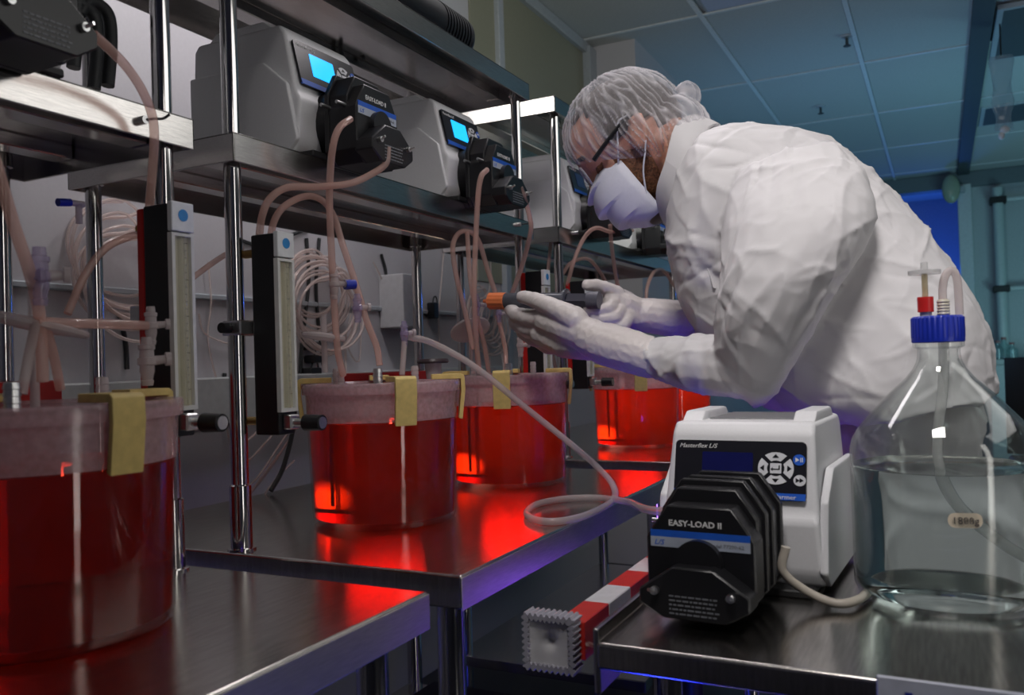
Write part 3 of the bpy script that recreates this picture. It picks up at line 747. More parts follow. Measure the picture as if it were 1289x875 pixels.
# ------------------------------------------------------------------ worker in gown, cap, mask and gloves
def meshobj(name, me, parent=None, loc=(0, 0, 0)):
    o = bpy.data.objects.new(name, me); COL.objects.link(o); o.parent = parent; o.location = loc
    return o
def remesh(mb, name, mats, voxel, it, org, disp=None, smooth=True, creases=0):
    """fuse the overlapping solids of mb into one continuous skin"""
    me = mb.mesh('tmp', mats, (0, 0, 0), 0)
    o = bpy.data.objects.new('tmp', me); COL.objects.link(o)
    m = o.modifiers.new('r', 'REMESH'); m.mode = 'VOXEL'; m.voxel_size = voxel; m.adaptivity = 0
    if it:
        s = o.modifiers.new('s', 'SMOOTH'); s.factor = 0.5; s.iterations = it
    dg = bpy.context.evaluated_depsgraph_get()
    out = bpy.data.meshes.new_from_object(o.evaluated_get(dg))
    bpy.data.objects.remove(o); bpy.data.meshes.remove(me)
    out.name = name
    if disp:
        n = len(out.vertices); co = np.empty(n*3); no = np.empty(n*3)
        out.vertices.foreach_get('co', co); out.vertices.foreach_get('normal', no)
        co = co.reshape(-1, 3); no = no.reshape(-1, 3)
        d = np.array([disp(Vector(p)) for p in co])
        if creases:                       # straight crumple lines pressed into the cloth
            rg = np.random.default_rng(11)
            for _ in range(creases):
                i = rg.integers(n); p0 = co[i]; nn = no[i]
                g = rg.normal(size=3)*0.75 + np.array([0.35, 0, -0.75])*(1 if rg.random() < .5 else 0.2)
                t = g - nn*g.dot(nn); t /= np.linalg.norm(t)+1e-9; b = np.cross(nn, t)
                ln = rg.uniform(.03, .10); wd = rg.uniform(.004, .008); am = rg.uniform(.0015, .0045)*(1 if rg.random() < .65 else -1)
                r_ = co-p0; u = r_.dot(t); near = np.abs(u) < ln
                near &= (no.dot(nn) > .2)
                q = r_[near]; uu = u[near]/ln; off = np.abs(q.dot(b) + .012*np.sin(uu*2.2+rg.uniform(0, 6))*0.8)
                hgt = np.abs(q.dot(nn)) < .06
                d[near] += am*np.exp(-off/wd)*(1-uu*uu)*hgt
        co += no*d[:, None]
        out.vertices.foreach_set('co', co.ravel())
    out.transform(Matrix.Translation(-Vector(org)))
    out.materials.clear()
    for mm in (mats if isinstance(mats, (list, tuple)) else [mats]): out.materials.append(mm)
    out.polygons.foreach_set('use_smooth', [smooth]*len(out.polygons)); out.update()
    return out

SKIN = mat('skin', (0.60, 0.30, 0.21), 0.5, 0, 0.12, 150, 0.10, sss=0.25)
GOWN = mat('white_gown_cloth', (0.66, 0.645, 0.66), 0.62, 0, 0.6, 24, 0.01)
_nt = GOWN.node_tree; _nz = [n for n in _nt.nodes if n.bl_idname == 'ShaderNodeTexNoise'][0]
_nz.noise_type = 'RIDGED_MULTIFRACTAL'; _nz.inputs['Detail'].default_value = 7; _nz.inputs['Roughness'].default_value = 0.55; _nz.inputs['Distortion'].default_value = 0.6
[n for n in _nt.nodes if n.bl_idname == 'ShaderNodeMapping'][0].inputs['Scale'].default_value = (1, 1, 0.6)
[n for n in _nt.nodes if n.bl_idname == 'ShaderNodeBump'][0].inputs['Distance'].default_value = 0.004
GLOVE = mat('glove_latex', (0.68, 0.63, 0.62), 0.45, 0, 0.08, 220, 0.02)
HAIR = mat('dark_brown_hair', (0.055, 0.042, 0.036), 0.6, 0, 0.6, 120, 0.5, stretch=(3, 1, 1))
BEARD = mat('brown_beard', (0.16, 0.065, 0.03), 0.7, 0, 0.9, 260, 0.55)
MASKM = mat('mask_cloth', (0.68, 0.69, 0.78), 0.7, 0, 0.05, 200, 0.02)

YB = 1.58
body_org = Vector((-0.02, YB, 0))
def P(x, y, Y=YB): return W(x, y, Y=Y)
secs = [((880, 190), (850, 272), .080), ((902, 166), (850, 322), .13), ((955, 158), (868, 392), .170), ((1035, 170), (902, 452), .155),
        ((1112, 228), (945, 500), .150), ((1190, 318), (988, 522), .165), ((1240, 395), (1035, 530), .185), ((1256, 495), (1078, 533), .185)]
def torso(scale):
    tops = catmull([P(*a) for a, b, h in secs], 4); bots = catmull([P(*b) for a, b, h in secs], 4)
    hws = [v.x for v in catmull([(h, 0, 0) for a, b, h in secs], 4)]
    rings = []
    for t, b, h in zip(tops, bots, hws):
        c = (t+b)/2; a = (t-b)/2*scale; ring = []
        for k in range(28):
            q = 2*PI*k/28; ca, sa = math.cos(q), math.sin(q)
            e = 0.85
            ring.append(c + a*math.copysign(abs(ca)**e, ca) + Vector((0, 1, 0))*h*scale*math.copysign(abs(sa)**e, sa))
        rings.append(ring)
    return MB().loft(rings)
def chain(m, pts):
    for (a, ra), (b, rb) in zip(pts[:-1], pts[1:]): m.capsule(a, ra, b, rb)
near_arm = [(P(1012, 236, 1.42), .098), (P(1000, 330, 1.355), .098), (P(965, 425, 1.335), .084), (P(932, 462, 1.42), .058), (P(880, 458, 1.425), .050), (P(822, 449, 1.43), .035)]
far_arm = [(P(965, 262, 1.73), .095), (P(945, 370, 1.76), .085), (P(925, 440, 1.77), .065), (P(890, 418, 1.73), .048), (P(850, 402, 1.69), .034)]
legn = [(P(1140, 490, 1.56), .115), (Vector((-0.045, 1.585, 0.52)), .092), (Vector((-0.03, 1.585, 0.10)), .075)]
legf = [(P(1140, 490, 1.70), .115), (Vector((-0.02, 1.76, 0.52)), .092), (Vector((0.0, 1.76, 0.10)), .075)]

def sleeve(m):
    """wide sleeve draping from the shoulder to the bent elbow"""
    sec = [((925, 222), (1060, 182), 1.47, .075), ((912, 275), (1098, 232), 1.43, .095), ((908, 320), (1100, 292), 1.395, .092), ((905, 380), (1052, 372), 1.375, .083), ((902, 425), (1008, 448), 1.385, .066), ((900, 448), (972, 502), 1.415, .052), ((906, 470), (952, 519), 1.435, .034)]
    Ls = catmull([P(*l, Y) for l, r_, Y, h in sec], 3); Rs = catmull([P(*r_, Y) for l, r_, Y, h in sec], 3); hs = [v.x for v in catmull([(h, 0, 0) for l, r_, Y, h in sec], 3)]
    rings = []
    for l, r_, h in zip(Ls, Rs, hs):
        c = (l+r_)/2; a = (r_-l)/2
        rings.append([c + a*math.copysign(abs(math.cos(q))**.8, math.cos(q)) + Vector((0, 1, 0))*h*math.sin(q) for q in [2*PI*k/28 for k in range(28)]])
    m.loft(rings)

# head frame
F = Vector((-0.80, -0.12, -0.58)).normalized()
U = (Vector((0, 0, 1)) - F*F.z).normalized()
Sd = F.cross(U)
if Sd.y > 0: Sd = -Sd
HC = W(786, 167, Y=1.56)
HR = Matrix((F, Sd, U)).transposed()      # columns F, S, U
def H(f, s, u): return HC + F*f + Sd*s + U*u

mb = MB()
mb.ball(HC, (.110, .083, .098), 28, 18, HR)
mb.ball(H(.035, 0, -.060), (.072, .062, .085), 22, 14, HR)
mb.ball(H(.078, 0, -.118), .028)
mb.capsule(H(.098, 0, -.018), .010, H(.112, 0, -.062), .013); mb.ball(H(.106, .011, -.066), .008); mb.ball(H(.106, -.011, -.066), .008)
mb.capsule(H(.090, .038, .002), .014, H(.090, -.038, .002), .014)
for s in (-1, 1):
    mb.ball(H(.052, s*.046, -.052), .024); mb.ball(H(.0835, s*.034, -.0215), .0128)
    mb.ball(H(-.018, s*.088, -.047), (.019, .009, .031), 14, 10, HR @ Matrix.Rotation(R(-28), 3, 'Y'))
    mb.ball(H(-.033, s*.094, -.042), (.006, .008, .026), 10, 8, HR @ Matrix.Rotation(R(-28), 3, 'Y')); mb.ball(H(-.028, s*.094, -.020), (.014, .008, .006), 10, 8, HR)
mb.capsule(H(.100, .022, -.095), .010, H(.100, -.022, -.095), .010)
mb.capsule(H(-.035, 0, -.070), .064, P(905, 222), .068)
body = torso(0.84); mb.add(body.v, body.f)
chain(mb, [(P(1000, 240, 1.48), .055), (P(985, 330, 1.41), .048), (P(948, 440, 1.41), .042), (P(925, 468, 1.425), .036), (P(880, 460, 1.425), .032), (P(822, 449, 1.43), .026)] + [(P(742, 424, 1.455), .025), (P(700, 410, 1.485), .022)])
chain(mb, [(a, max(.026, r-.022)) for a, r in far_arm] + [(P(808, 396, 1.65), .025), (P(785, 384, 1.62), .020)])
chain(mb, [(a, r-.025) for a, r in legn]); chain(mb, [(a, r-.025) for a, r in legf])
for x, y in ((-0.03, 1.585), (0.0, 1.76)): mb.capsule((x, y, 0.06), .036, (x-0.15, y, 0.045), .03)
person = meshobj('person', remesh(mb, 'person', SKIN, 0.0055, 3, body_org), None, body_org)
tag(person, 'person in white gown, hair net and mask, bending over the vessels with a syringe', 'person')

def ridge(v, pw): return (1-abs(noise.noise(v)))**pw
D1 = Vector((-.45, 0.1, -.88)).normalized(); E1 = Vector((.88, 0, -.45)).normalized()
D2 = Vector((.72, 0, -.69)).normalized(); E2 = Vector((.69, 0, .72)).normalized()
def crinkle(p):
    w_ = noise.noise_vector(p*4)*0.05
    q = p+w_
    a = ridge(Vector((q.dot(D1)*2.4, q.dot(E1)*13, q.y*6)), 9)
    b = ridge(Vector((q.dot(D2)*2.8+7, q.dot(E2)*14, q.y*6+3)), 9)
    k = 0.5+0.5*max(-1, min(1, 2.5*noise.noise(p*3.3+Vector((3, 1, 9)))))
    w2 = noise.noise_vector(p*14)*0.02
    c = ridge((p+w2)*15+Vector((5, 3, 1)), 10); e = ridge((p-w2)*22+Vector((1, 8, 4)), 10)
    return 0.0065*(a*k+b*(1-k)) + 0.0010*c - 0.003
mb = torso(1.0); sleeve(mb); chain(mb, near_arm[3:]); chain(mb, far_arm)
meshobj('gown', remesh(mb, 'gown', GOWN, 0.0042, 3, body_org, crinkle, True, 420), person)
mb = MB(); chain(mb, legn); chain(mb, legf)
meshobj('trousers', remesh(mb, 'trousers', GOWN, 0.0065, 2, body_org, crinkle, True, 160), person)
for x, y in ((-0.03, 1.585), (0.0, 1.76)):
    m = MB(); m.capsule((x+0.02, y, 0.055), .050, (x-0.17, y, 0.045), .042)
    meshobj('shoe', remesh(m, 'shoe', BLACKM, 0.008, 2, body_org), person)
# open collar: a folded band round the neck
rings = []
for k in range(41):
    q = 2*PI*k/40 - PI/2
    c = P(872, 226); ax = (P(886, 168)-P(850, 292))/2*1.0
    base = c + ax*math.cos(q)*1.0 + Vector((0, 1, 0))*0.098*math.sin(q)
    out_ = (base-c).normalized(); nk = (H(-.03, 0, -.05)-P(930, 262)).normalized()
    wv = 0.004*math.sin(5*q)
    rings.append([base + nk*(-0.012) + out_*0.006, base + nk*(0.026+wv) + out_*0.006, base + nk*(0.030+wv) + out_*0.011, base + nk*(0.006+wv) + out_*0.019, base+nk*(-0.022+wv)+out_*0.024, base + nk*(-0.024) + out_*0.018])
MB().loft(rings, cap=False).build('collar', GOWN, person, body_org, 60)
# lapel flap hanging at the throat
lp = [P(843, 282, 1.50), P(858, 262, 1.46), P(884, 318, 1.43), P(898, 362, 1.43), P(872, 338, 1.46)]
q = MB().loft([[p for p in lp], [p+Vector((0.004, 0.006, -0.002)) for p in lp]]); q.build('lapel', GOWN, person, body_org, 0)

# gloves: palm, cuff and five fingers fused into one skin
def hand(parts, voxel=0.0030):
    m = MB()
    for ch in parts: chain(m, ch)
    return m
L = lambda x, y, Y, r: (P(x, y, Y), r)
left = [
 [L(818, 450, 1.43, .0365), L(790, 441, 1.435, .0385), L(762, 433, 1.445, .0390), L(746, 427, 1.452, .0345)],
 [L(746, 424, 1.452, .032), L(715, 413, 1.470, .031), L(690, 404, 1.488, .028)],
 [L(744, 433, 1.470, .031), L(712, 431, 1.488, .030), L(684, 420, 1.505, .026)],
 [L(724, 402, 1.450, .024), L(696, 387, 1.458, .0175), L(674, 378, 1.474, .0150), L(658, 374, 1.488, .0125)],
 [L(690, 402, 1.488, .022), L(665, 400, 1.500, .0170), L(649, 396, 1.520, .0148), L(642, 388, 1.555, .0125)],
 [L(688, 413, 1.502, .021), L(664, 414, 1.515, .0170), L(650, 407, 1.542, .0148), L(648, 393, 1.575, .0125)],
 [L(692, 424, 1.515, .020), L(672, 426, 1.530, .0165), L(658, 418, 1.556, .0140), L(660, 400, 1.585, .0120)],
 [L(704, 434, 1.520, .018), L(690, 437, 1.535, .0145), L(676, 429, 1.562, .0125), L(678, 411, 1.585, .0105)]]
meshobj('glove', remesh(hand(left), 'glove', GLOVE, 0.0026, 4, body_org, lambda p: 0.0010*(1-abs(noise.noise(p*70)))**3), person)
right = [
 [L(868, 403, 1.70, .037), L(840, 400, 1.675, .037), L(815, 397, 1.655, .035), L(803, 394, 1.648, .031)],
 [L(803, 394, 1.648, .030), L(786, 386, 1.625, .029), L(772, 380, 1.610, .024)],
 [L(800, 402, 1.640, .026), L(788, 400, 1.615, .024)],
 [L(776, 370, 1.612, .0165), L(763, 363, 1.595, .0135), L(750, 359, 1.580, .0120), L(739, 359, 1.565, .0108)],
 [L(772, 382, 1.598, .016), L(766, 389, 1.578, .0135), L(752, 391, 1.566, .0125), L(740, 390, 1.560, .0110)],
 [L(780, 392, 1.598, .015), L(774, 400, 1.580, .0130), L(760, 402, 1.570, .0118), L(749, 401, 1.565, .0105)],
 [L(790, 402, 1.602, .0135), L(786, 410, 1.590, .0115), L(773, 411, 1.580, .0105), L(764, 409, 1.575, .0095)],
 [L(790, 378, 1.655, .018), L(772, 368, 1.660, .0145), L(757, 368, 1.650, .0125), L(748, 374, 1.630, .0110)]]
meshobj('glove', remesh(hand(right), 'glove', GLOVE, 0.0026, 4, body_org, lambda p: 0.0010*(1-abs(noise.noise(p*70)))**3), person)

# hair, beard
def shell(c, rad, keep, name, m, U_=64, V_=44, rough=0.0, org=body_org):
    b = MB().ball(c, rad, U_, V_, HR)
    b.f = [f for f in b.f if all(keep(*((HR.transposed() @ (b.v[i]-c))[j]/rad[j] for j in range(3)), b.v[i]) for i in f)]
    used = sorted({i for f in b.f for i in f}); mp = {i: k for k, i in enumerate(used)}
    b.v = [b.v[i] + (b.v[i]-c).normalized()*rough*noise.noise(b.v[i]*120) for i in used]
    b.f = [[mp[i] for i in f] for f in b.f]
    me = b.mesh(name, m, org, 60); o = meshobj(name, me, person)
    so = o.modifiers.new('thickness', 'SOLIDIFY'); so.thickness = 0.004; so.offset = -1
    return o
shell(HC, (.1135, .0875, .1015), lambda f, s, u, p: (f < .34 and u > -.30-.1*noise.noise(p*60)) or (u > .60 and f < .60 and abs(s) < .75) or (f < -.45 and u > -.75), 'hair', HAIR, rough=0.0015)
shell(H(.030, 0, -.060), (.0785, .0705, .092), lambda f, s, u, p: abs(s) > .35 and -.95 < u < .42+.2*noise.noise(p*50) and f < .70 and f > -.62 or (u < -.35 and f > 0), 'beard', BEARD, rough=0.002)
for s in (-1, 1):
    MB().ball(H(.0800, s*.034, -.025), .0125, 16, 12).build('eye', mat('eye_white', (0.75, 0.72, 0.70), 0.2), person, body_org)

for s in (-1, 1):
    MB().tube([H(.0955, s*.016, -.004), H(.101, s*.034, .006), H(.088, s*.058, -.004)], 0.0045, 8).build('eyebrow', HAIR, person, body_org)

# bouffant cap: thin cloth, streaked with gathered folds
m = bpy.data.materials.new('cap_gauze'); m.use_nodes = True; nt = m.node_tree; nt.nodes.remove(nt.nodes['Principled BSDF'])
tr = nt.nodes.new('ShaderNodeBsdfTransparent'); df = nt.nodes.new('ShaderNodeBsdfDiffuse'); df.inputs[0].default_value = (0.82, 0.80, 0.84, 1)
tl = nt.nodes.new('ShaderNodeBsdfTranslucent'); tl.inputs[0].default_value = (0.8, 0.78, 0.82, 1)
m1 = nt.nodes.new('ShaderNodeMixShader'); m1.inputs[0].default_value = 0.25; nt.links.new(df.outputs[0], m1.inputs[1]); nt.links.new(tl.outputs[0], m1.inputs[2])
m2 = nt.nodes.new('ShaderNodeMixShader'); nt.links.new(tr.outputs[0], m2.inputs[1]); nt.links.new(m1.outputs[0], m2.inputs[2])
tc = nt.nodes.new('ShaderNodeTexCoord'); at_ = nt.nodes.new('ShaderNodeAttribute'); at_.attribute_name = 'fold'
nz = nt.nodes.new('ShaderNodeTexNoise'); nz.inputs['Scale'].default_value = 240; nt.links.new(tc.outputs['Object'], nz.inputs['Vector'])
ad = nt.nodes.new('ShaderNodeMath'); ad.operation = 'MULTIPLY_ADD'; ad.inputs[1].default_value = 0.11; nt.links.new(nz.outputs['Fac'], ad.inputs[0]); nt.links.new(at_.outputs['Fac'], ad.inputs[2])
nt.links.new(ad.outputs[0], m2.inputs[0]); nt.links.new(m2.outputs[0], nt.nodes['Material Output'].inputs['Surface'])
CAP = m
mb = MB(); mb.ball(H(-.002, 0, .004), (.121, .098, .110), 32, 24, HR); mb.ball(H(-.078, 0, -.066), (.060, .088, .062), 24, 16, HR); mb.ball(H(-.025, .055, -.042), (.052, .058, .056), 20, 14, HR); mb.ball(H(-.025, -.055, -.042), (.052, .058, .056), 20, 14, HR); mb.ball(H(-.128, .01, -.030), (.026, .03, .026), 16, 12, HR)
zc = W(770, 208, Y=1.46).z
def capfold(p):
    d = p-HC; a = math.atan2(d.dot(Sd), d.dot(F)+.02); e = math.atan2(d.dot(U), math.hypot(d.dot(Sd), d.dot(F)))
    x = noise.noise(Vector((a*9, e*1.4, 3.1))+noise.noise_vector(p*18)*0.45)
    return (1-abs(x))**9
me = remesh(mb, 'hair_net', CAP, 0.0026, 4, (0, 0, 0), lambda p: 0.004*capfold(p)+0.0015*noise.noise(p*40))
bm = bmesh.new(); bm.from_mesh(me)
g = bmesh.ops.bisect_plane(bm, geom=bm.verts[:]+bm.edges[:]+bm.faces[:], plane_co=(0, 0, zc), plane_no=(0.03, 0, 1), clear_inner=True)
lay = bm.verts.layers.float.new('fold')
edge = []
for v in bm.verts:
    back = max(0, -((v.co-HC).dot(F))-.03)*5
    v[lay] = min(0.85, 0.06 + 0.65*capfold(v.co) + 0.40*min(1, back)*(0.4+capfold(v.co*1.3)) + (0.5 if v.co.z < zc+0.005 else 0))
    v.co -= body_org
bm.to_mesh(me); bm.free()
meshobj('hair_net', me, person)

# pleated mask and ear loops
rows = []
prof = [(-.045, .108, .048), (-.056, .120, .062), (-.070, .127, .070), (-.088, .129, .074), (-.108, .124, .074), (-.128, .117, .070), (-.147, .105, .065), (-.163, .088, .060), (-.172, .068, .054)]
pp = catmull(prof, 3)
for i, (u_, f_, b_) in enumerate(pp):
    row = []; pl_ = 0.0130*((i % 6)/5.0)*(1 if 2 < i < 20 else 0)
    for k in range(25):
        a = R(-90+180*k/24)
        fe = 0.047 - 0.10*(abs(u_)-.1)*0.4
        row.append(H(fe+(f_-fe+pl_)*max(0, math.cos(a))**0.8 - .012*abs(math.sin(a))**8, b_*math.sin(a), u_+0.012*abs(math.sin(a))**3*(1 if u_ > -.1 else -0.4)))
    rows.append(row)
n = 25; vs = [p for r_ in rows for p in r_]
fs = [(i*n+k, i*n+k+1, (i+1)*n+k+1, (i+1)*n+k) for i in range(len(rows)-1) for k in range(n-1)]
mk = MB().add(vs, fs).build('face_mask', MASKM, person, body_org, 14)
so = mk.modifiers.new('thickness', 'SOLIDIFY'); so.thickness = 0.002
for s in (-1, 1):
    MB().tube([H(.047, s*.068, -.064), H(.030, s*.080, -.045), H(.0, s*.090, -.008), H(-.022, s*.092, -.008)], 0.0017, 8).build('ear_loop', MASKM, person, body_org)
    MB().tube([H(.040, s*.066, -.140), H(.018, s*.080, -.105), H(-.012, s*.090, -.075), H(-.036, s*.092, -.040), H(-.022, s*.092, -.008)], 0.0017, 8).build('ear_loop', MASKM, person, body_org)
# glasses
for s in (-1, 1):
    g = MB().tube([H(-.034, s*.096, -.016), H(-.005, s*.096, -.014), H(.035, s*.092, -.021), H(.074, s*.084, -.029)], lambda t: 0.0030+0.0018*t, 8); g.build('temple', BLACK, person, body_org)
    r1 = []
    for k in range(28):
        a = 2*PI*k/28; r1.append(H(.113-.010*abs(math.cos(a)*.028+.034)/.06, s*(.036+.029*math.cos(a)), -.031+.022*math.sin(a)))
    g = MB().add(r1, [list(range(28))]).build('lens', mat_clear('spectacle_lens', (0.96, 0.96, 0.97), 0.04, (0.8, 0.8, 0.85), 0.02, 1.5, 1.0), person, body_org)
    MB().tube(r1+[r1[0]], 0.0019, 6, 1).build('lens_rim', mat_clear('clear_rim', (0.85, 0.85, 0.9), 0.5, (0.7, 0.7, 0.8), 0.05, 1.5, 1.0), person, body_org)
MB().tube([H(.1085, .010, -.028), H(.113, 0, -.024), H(.1085, -.010, -.028)], 0.002, 6).build('bridge', mat_clear('clear_rim'), person, body_org)

# syringe held between the gloves
a0 = W(612, 379, Y=1.548); a1 = W(757, 378, Y=1.552); dv = (a1-a0); Ls = dv.length
sy = thing('syringe', a0, 'large syringe with orange tip held between the gloved hands', 'syringe')
Q = (dv.to_track_quat('Z', 'Y').to_matrix().to_4x4())
x = lambda px: (px-612)/(757-612)*Ls
def cy(nm, prof, m, n=28): return MB().lathe(prof, n, Q).build(nm, m, sy)
rb = 0.0160
cy('luer_tip', [(0, -0.006), (0.0035, -0.006), (0.0045, x(617)), (0, x(617))], mat_clear('orange_tip', (0.98, 0.6, 0.4), 0.6, (0.95, 0.35, 0.18), 0.1))
t = MB(); N = 48; ring = lambda z, r0, am: [(Vector((r0+am*(1 if (k//2) % 2 else 0), 0, 0)).x*math.cos(2*PI*k/N), (r0+am*(1 if (k//2) % 2 else 0))*math.sin(2*PI*k/N), z) for k in range(N)]
t.loft([ring(x(616), 0.010, 0), ring(x(617), 0.0165, 0.001), ring(x(637), 0.0165, 0.001), ring(x(638), 0.0150, 0)], M=Q).build('orange_collar', mat('orange_plastic', (0.80, 0.22, 0.08), 0.35), sy)
cy('barrel', [(0, x(637)), (rb, x(638)), (rb, x(713)), (0.0235, x(713.5)), (0.0235, x(716)), (rb-.001, x(716.5)), (rb-.0012, x(640)), (0, x(639))], mat_clear('grey_barrel', (0.42, 0.44, 0.50), 0.45, (0.30, 0.31, 0.36), 0.08))
cy('piston', [(0, x(640)), (rb-.002, x(640.5)), (rb-.002, x(648)), (0, x(648.5))], BLACKM)
m = MB(); m.box((-0.0135, -0.0018, x(648)), (0.0135, 0.0018, x(754)), Q); m.box((-0.0018, -0.0135, x(648)), (0.0018, 0.0135, x(754)), Q); m.lathe([(0, x(741)), (0.0165, x(741)), (0.0175, x(744)), (0.0175, x(755)), (0, x(755))], 28, Q)
m.build('plunger', mat('plunger_grey', (0.10, 0.10, 0.13), 0.4), sy)

# ------------------------------------------------------------------ tubing runs
def hose(pts, r, m, label, name='hose', group=None, cat='hose', res=6, n=8):
    b = MB().tube(pts, r, n, res); o0 = b.v[0].copy()
    o = b.build(name, m, None, o0, 60); o.location = o0
    return tag(o, label, cat, group)
def X(x, y, d=-0.88): return W(x, y, X=d)
def T(x, y): return W(x, y, Z=TT+0.007)
# the long clear hose from the second vessel to the white pump, coiled on the bench edge
hose([X(514, 424, -.87), X(545, 432, -.86), X(598, 462, -.80), X(660, 512, -.73), X(716, 557, -.66), X(752, 588, -.615), W(772, 612, Z=TT+.03), T(771, 630), T(742, 647), T(706, 656), T(676, 655), T(663, 646), T(678, 634),
      T(716, 627.5), T(756, 627), W(790, 632, X=-.50), W(812, 641, X=-.40), Vector((-.312, 1.075, CT+.112))], 0.0062, TUBEC, 'long clear hose looping on the bench edge from the second vessel to the white pump', 'clear_hose', n=12, res=8)
hose([Vector((-.18, 1.09, CT+.075)), W(985, 718, Y=1.09), W(1010, 741, Y=1.10), W(1045, 758, Y=1.10), W(1072, 758, Y=1.11), W(1094, 742, Y=1.17), Vector((-0.085, 1.31, CT+.03))], 0.0055, mat('beige_hose', (0.52, 0.47, 0.40), 0.4), 'beige hose from the white pump head passing behind the glass bottle', 'beige_hose', n=10)
# pump A
hose([X(441, 150, -.845), X(428, 160, -.84), X(420, 180, -.845), X(416, 215, -.86), X(415, 262, -.87), X(418, 330, -.88), X(421, 385, -.885), X(425, 440, -.89), X(432, 472, -.90)], 0.0058, TUBEP, 'pink hose dropping from the left lit pump straight to the second vessel', n=10)
hose([X(488, 186, -.82), X(486, 205, -.82), X(470, 218, -.83), X(440, 231, -.85), X(400, 235, -.87), X(362, 236, -.89), X(340, 250, -.905), X(330, 272, -.915), X(326, 300, -.93)], 0.0058, TUBEP, 'pink hose bending from the left lit pump along the shelf edge', n=10)
hose([X(340, 300, -.93), X(346, 276, -.92), X(360, 258, -.91), X(385, 247, -.90), X(405, 252, -.89), X(420, 272, -.89), X(432, 310, -.88), X(447, 355, -.87), X(462, 405, -.86), X(474, 436, -.855), X(478, 460, -.85)], 0.0056, TUBEP, 'pink hose arching from the second flow meter to the silver port', n=10)
# pump B
hose([X(613, 214, -.83), X(606, 222, -.83), X(602, 245, -.84), X(599, 300, -.86), X(597, 360, -.87), X(599, 420, -.88), X(603, 468, -.89)], 0.0058, TUBEP, 'pink hose dropping from the right lit pump to the glowing vessel under the hands', n=10)
hose([X(655, 236, -.82), X(661, 252, -.82), X(667, 275, -.84), X(668, 292, -.86), X(660, 325, -.88), X(650, 355, -.90), X(640, 380, -.93)], 0.0058, TUBEP, 'pink hose hanging from the right lit pump past the shelf end', n=10)
hose([X(596, 440, -.90), X(585, 390, -.92), X(574, 345, -.93), X(570, 312, -.93), X(576, 295, -.93), X(588, 291, -.92), X(602, 302, -.91), X(614, 340, -.90), X(626, 375, -.89)], 0.0056, TUBEP, 'pink hose looped under the shelf left of the syringe tip', n=10)
# rack 3
hose([X(796, 290, -.82), X(770, 292, -.84), X(750, 287, -.86), X(735, 300, -.89), X(722, 330, -.91), X(714, 360, -.93)], 0.0060, TUBEP, 'pink hose tied to the far shelf edge below the mask', n=10)
hose([X(768, 283, -.84), X(770, 310, -.85), X(774, 340, -.86), X(779, 375, -.87), X(786, 470, -.88)], 0.0060, TUBEP, 'straight pink hose dropping behind the raised hand', n=10)
hose([X(708, 345, -.95), X(720, 330, -.93), X(740, 326, -.92), X(755, 342, -.91), X(765, 362, -.91), X(778, 400, -.90), X(790, 470, -.88)], 0.0058, TUBEP, 'pink hose arching from the far post towards the fourth vessel', n=10)
hose([X(813, 382, -.90), X(815, 360, -.90), X(823, 343, -.90), X(834, 340, -.90), X(846, 356, -.89), X(856, 380, -.88), X(862, 470, -.86)], 0.0064, TUBEP, 'pink hose loop hanging near the worker chest', n=10)
# rack 1
hose([X(118, 44, -.82), X(138, 62, -.83), X(160, 85, -.85), X(178, 112, -.87), X(190, 140, -.885), X(194, 165, -.89), X(193, 200, -.90), X(189, 250, -.92), X(186, 300, -.94), X(184, 330, -.94)], 0.0058, TUBEP, 'pink hose from the top left pump tied to the shelf edge', n=10)
hose([W(-14, 180, X=-.80), W(0, 225, X=-.80), W(18, 285, X=-.81), W(38, 345, X=-.82), W(50, 400, X=-.83), W(54, 480, X=-.84)], 0.0062, TUBEP, 'pink hose at the left edge running down to the nearest vessel', n=10)
hose([W(46, 405, X=-.83), W(90, 407, X=-.83), W(140, 408, X=-.84), W(185, 410, X=-.84)], 0.0056, TUBEP, 'short level pink hose above the nearest vessel', n=10)
hose([W(85, 395, X=-.95), W(105, 350, X=-.95), W(130, 315, X=-.95), W(160, 299, X=-.94), W(182, 294, X=-.94)], 0.0050, TUBEP, 'pink hose curving behind the first post to the flow meter')
hose([W(232, 358, X=-.99), W(258, 338, X=-1.0), W(285, 320, X=-.98), W(305, 312, X=-.95)], 0.0045, TUBEP, 'thin pink hose between the first two posts')
for pts, lb in (([X(637, 474, -.87), X(636, 440, -.88), X(630, 412, -.885), X(626, 398, -.885)], 'short pink hose rising from the glowing vessel to the syringe collar'),
                ([X(616, 474, -.90), X(610, 436, -.90), X(601, 400, -.90), X(592, 350, -.91), X(588, 292, -.92)], 'pink hose slanting up left of the syringe tip to the shelf'),
                ([X(701, 470, -.96), X(692, 430, -.97), X(686, 395, -.97), X(690, 340, -.97), X(694, 300, -.97)], 'pink hose standing between the two far flow meters'),
                ([X(506, 472, -.87), X(508, 448, -.87), X(509, 430, -.87)], 'short clear hose from the second vessel lid to the long hose connector'),
                ([W(28, 496, X=-.84), W(36, 450, X=-.84), W(46, 405, X=-.83)], 'short pale hose slanting to the cross joint at the left edge'),
                ([W(76, 490, X=-.86), W(68, 450, X=-.85), W(56, 405, X=-.83)], 'short pink hose right of the straight one at the left edge')):
    hose(pts, 0.0052, TUBEC if 'clear' in lb or 'pale' in lb else TUBEP, lb, n=10)
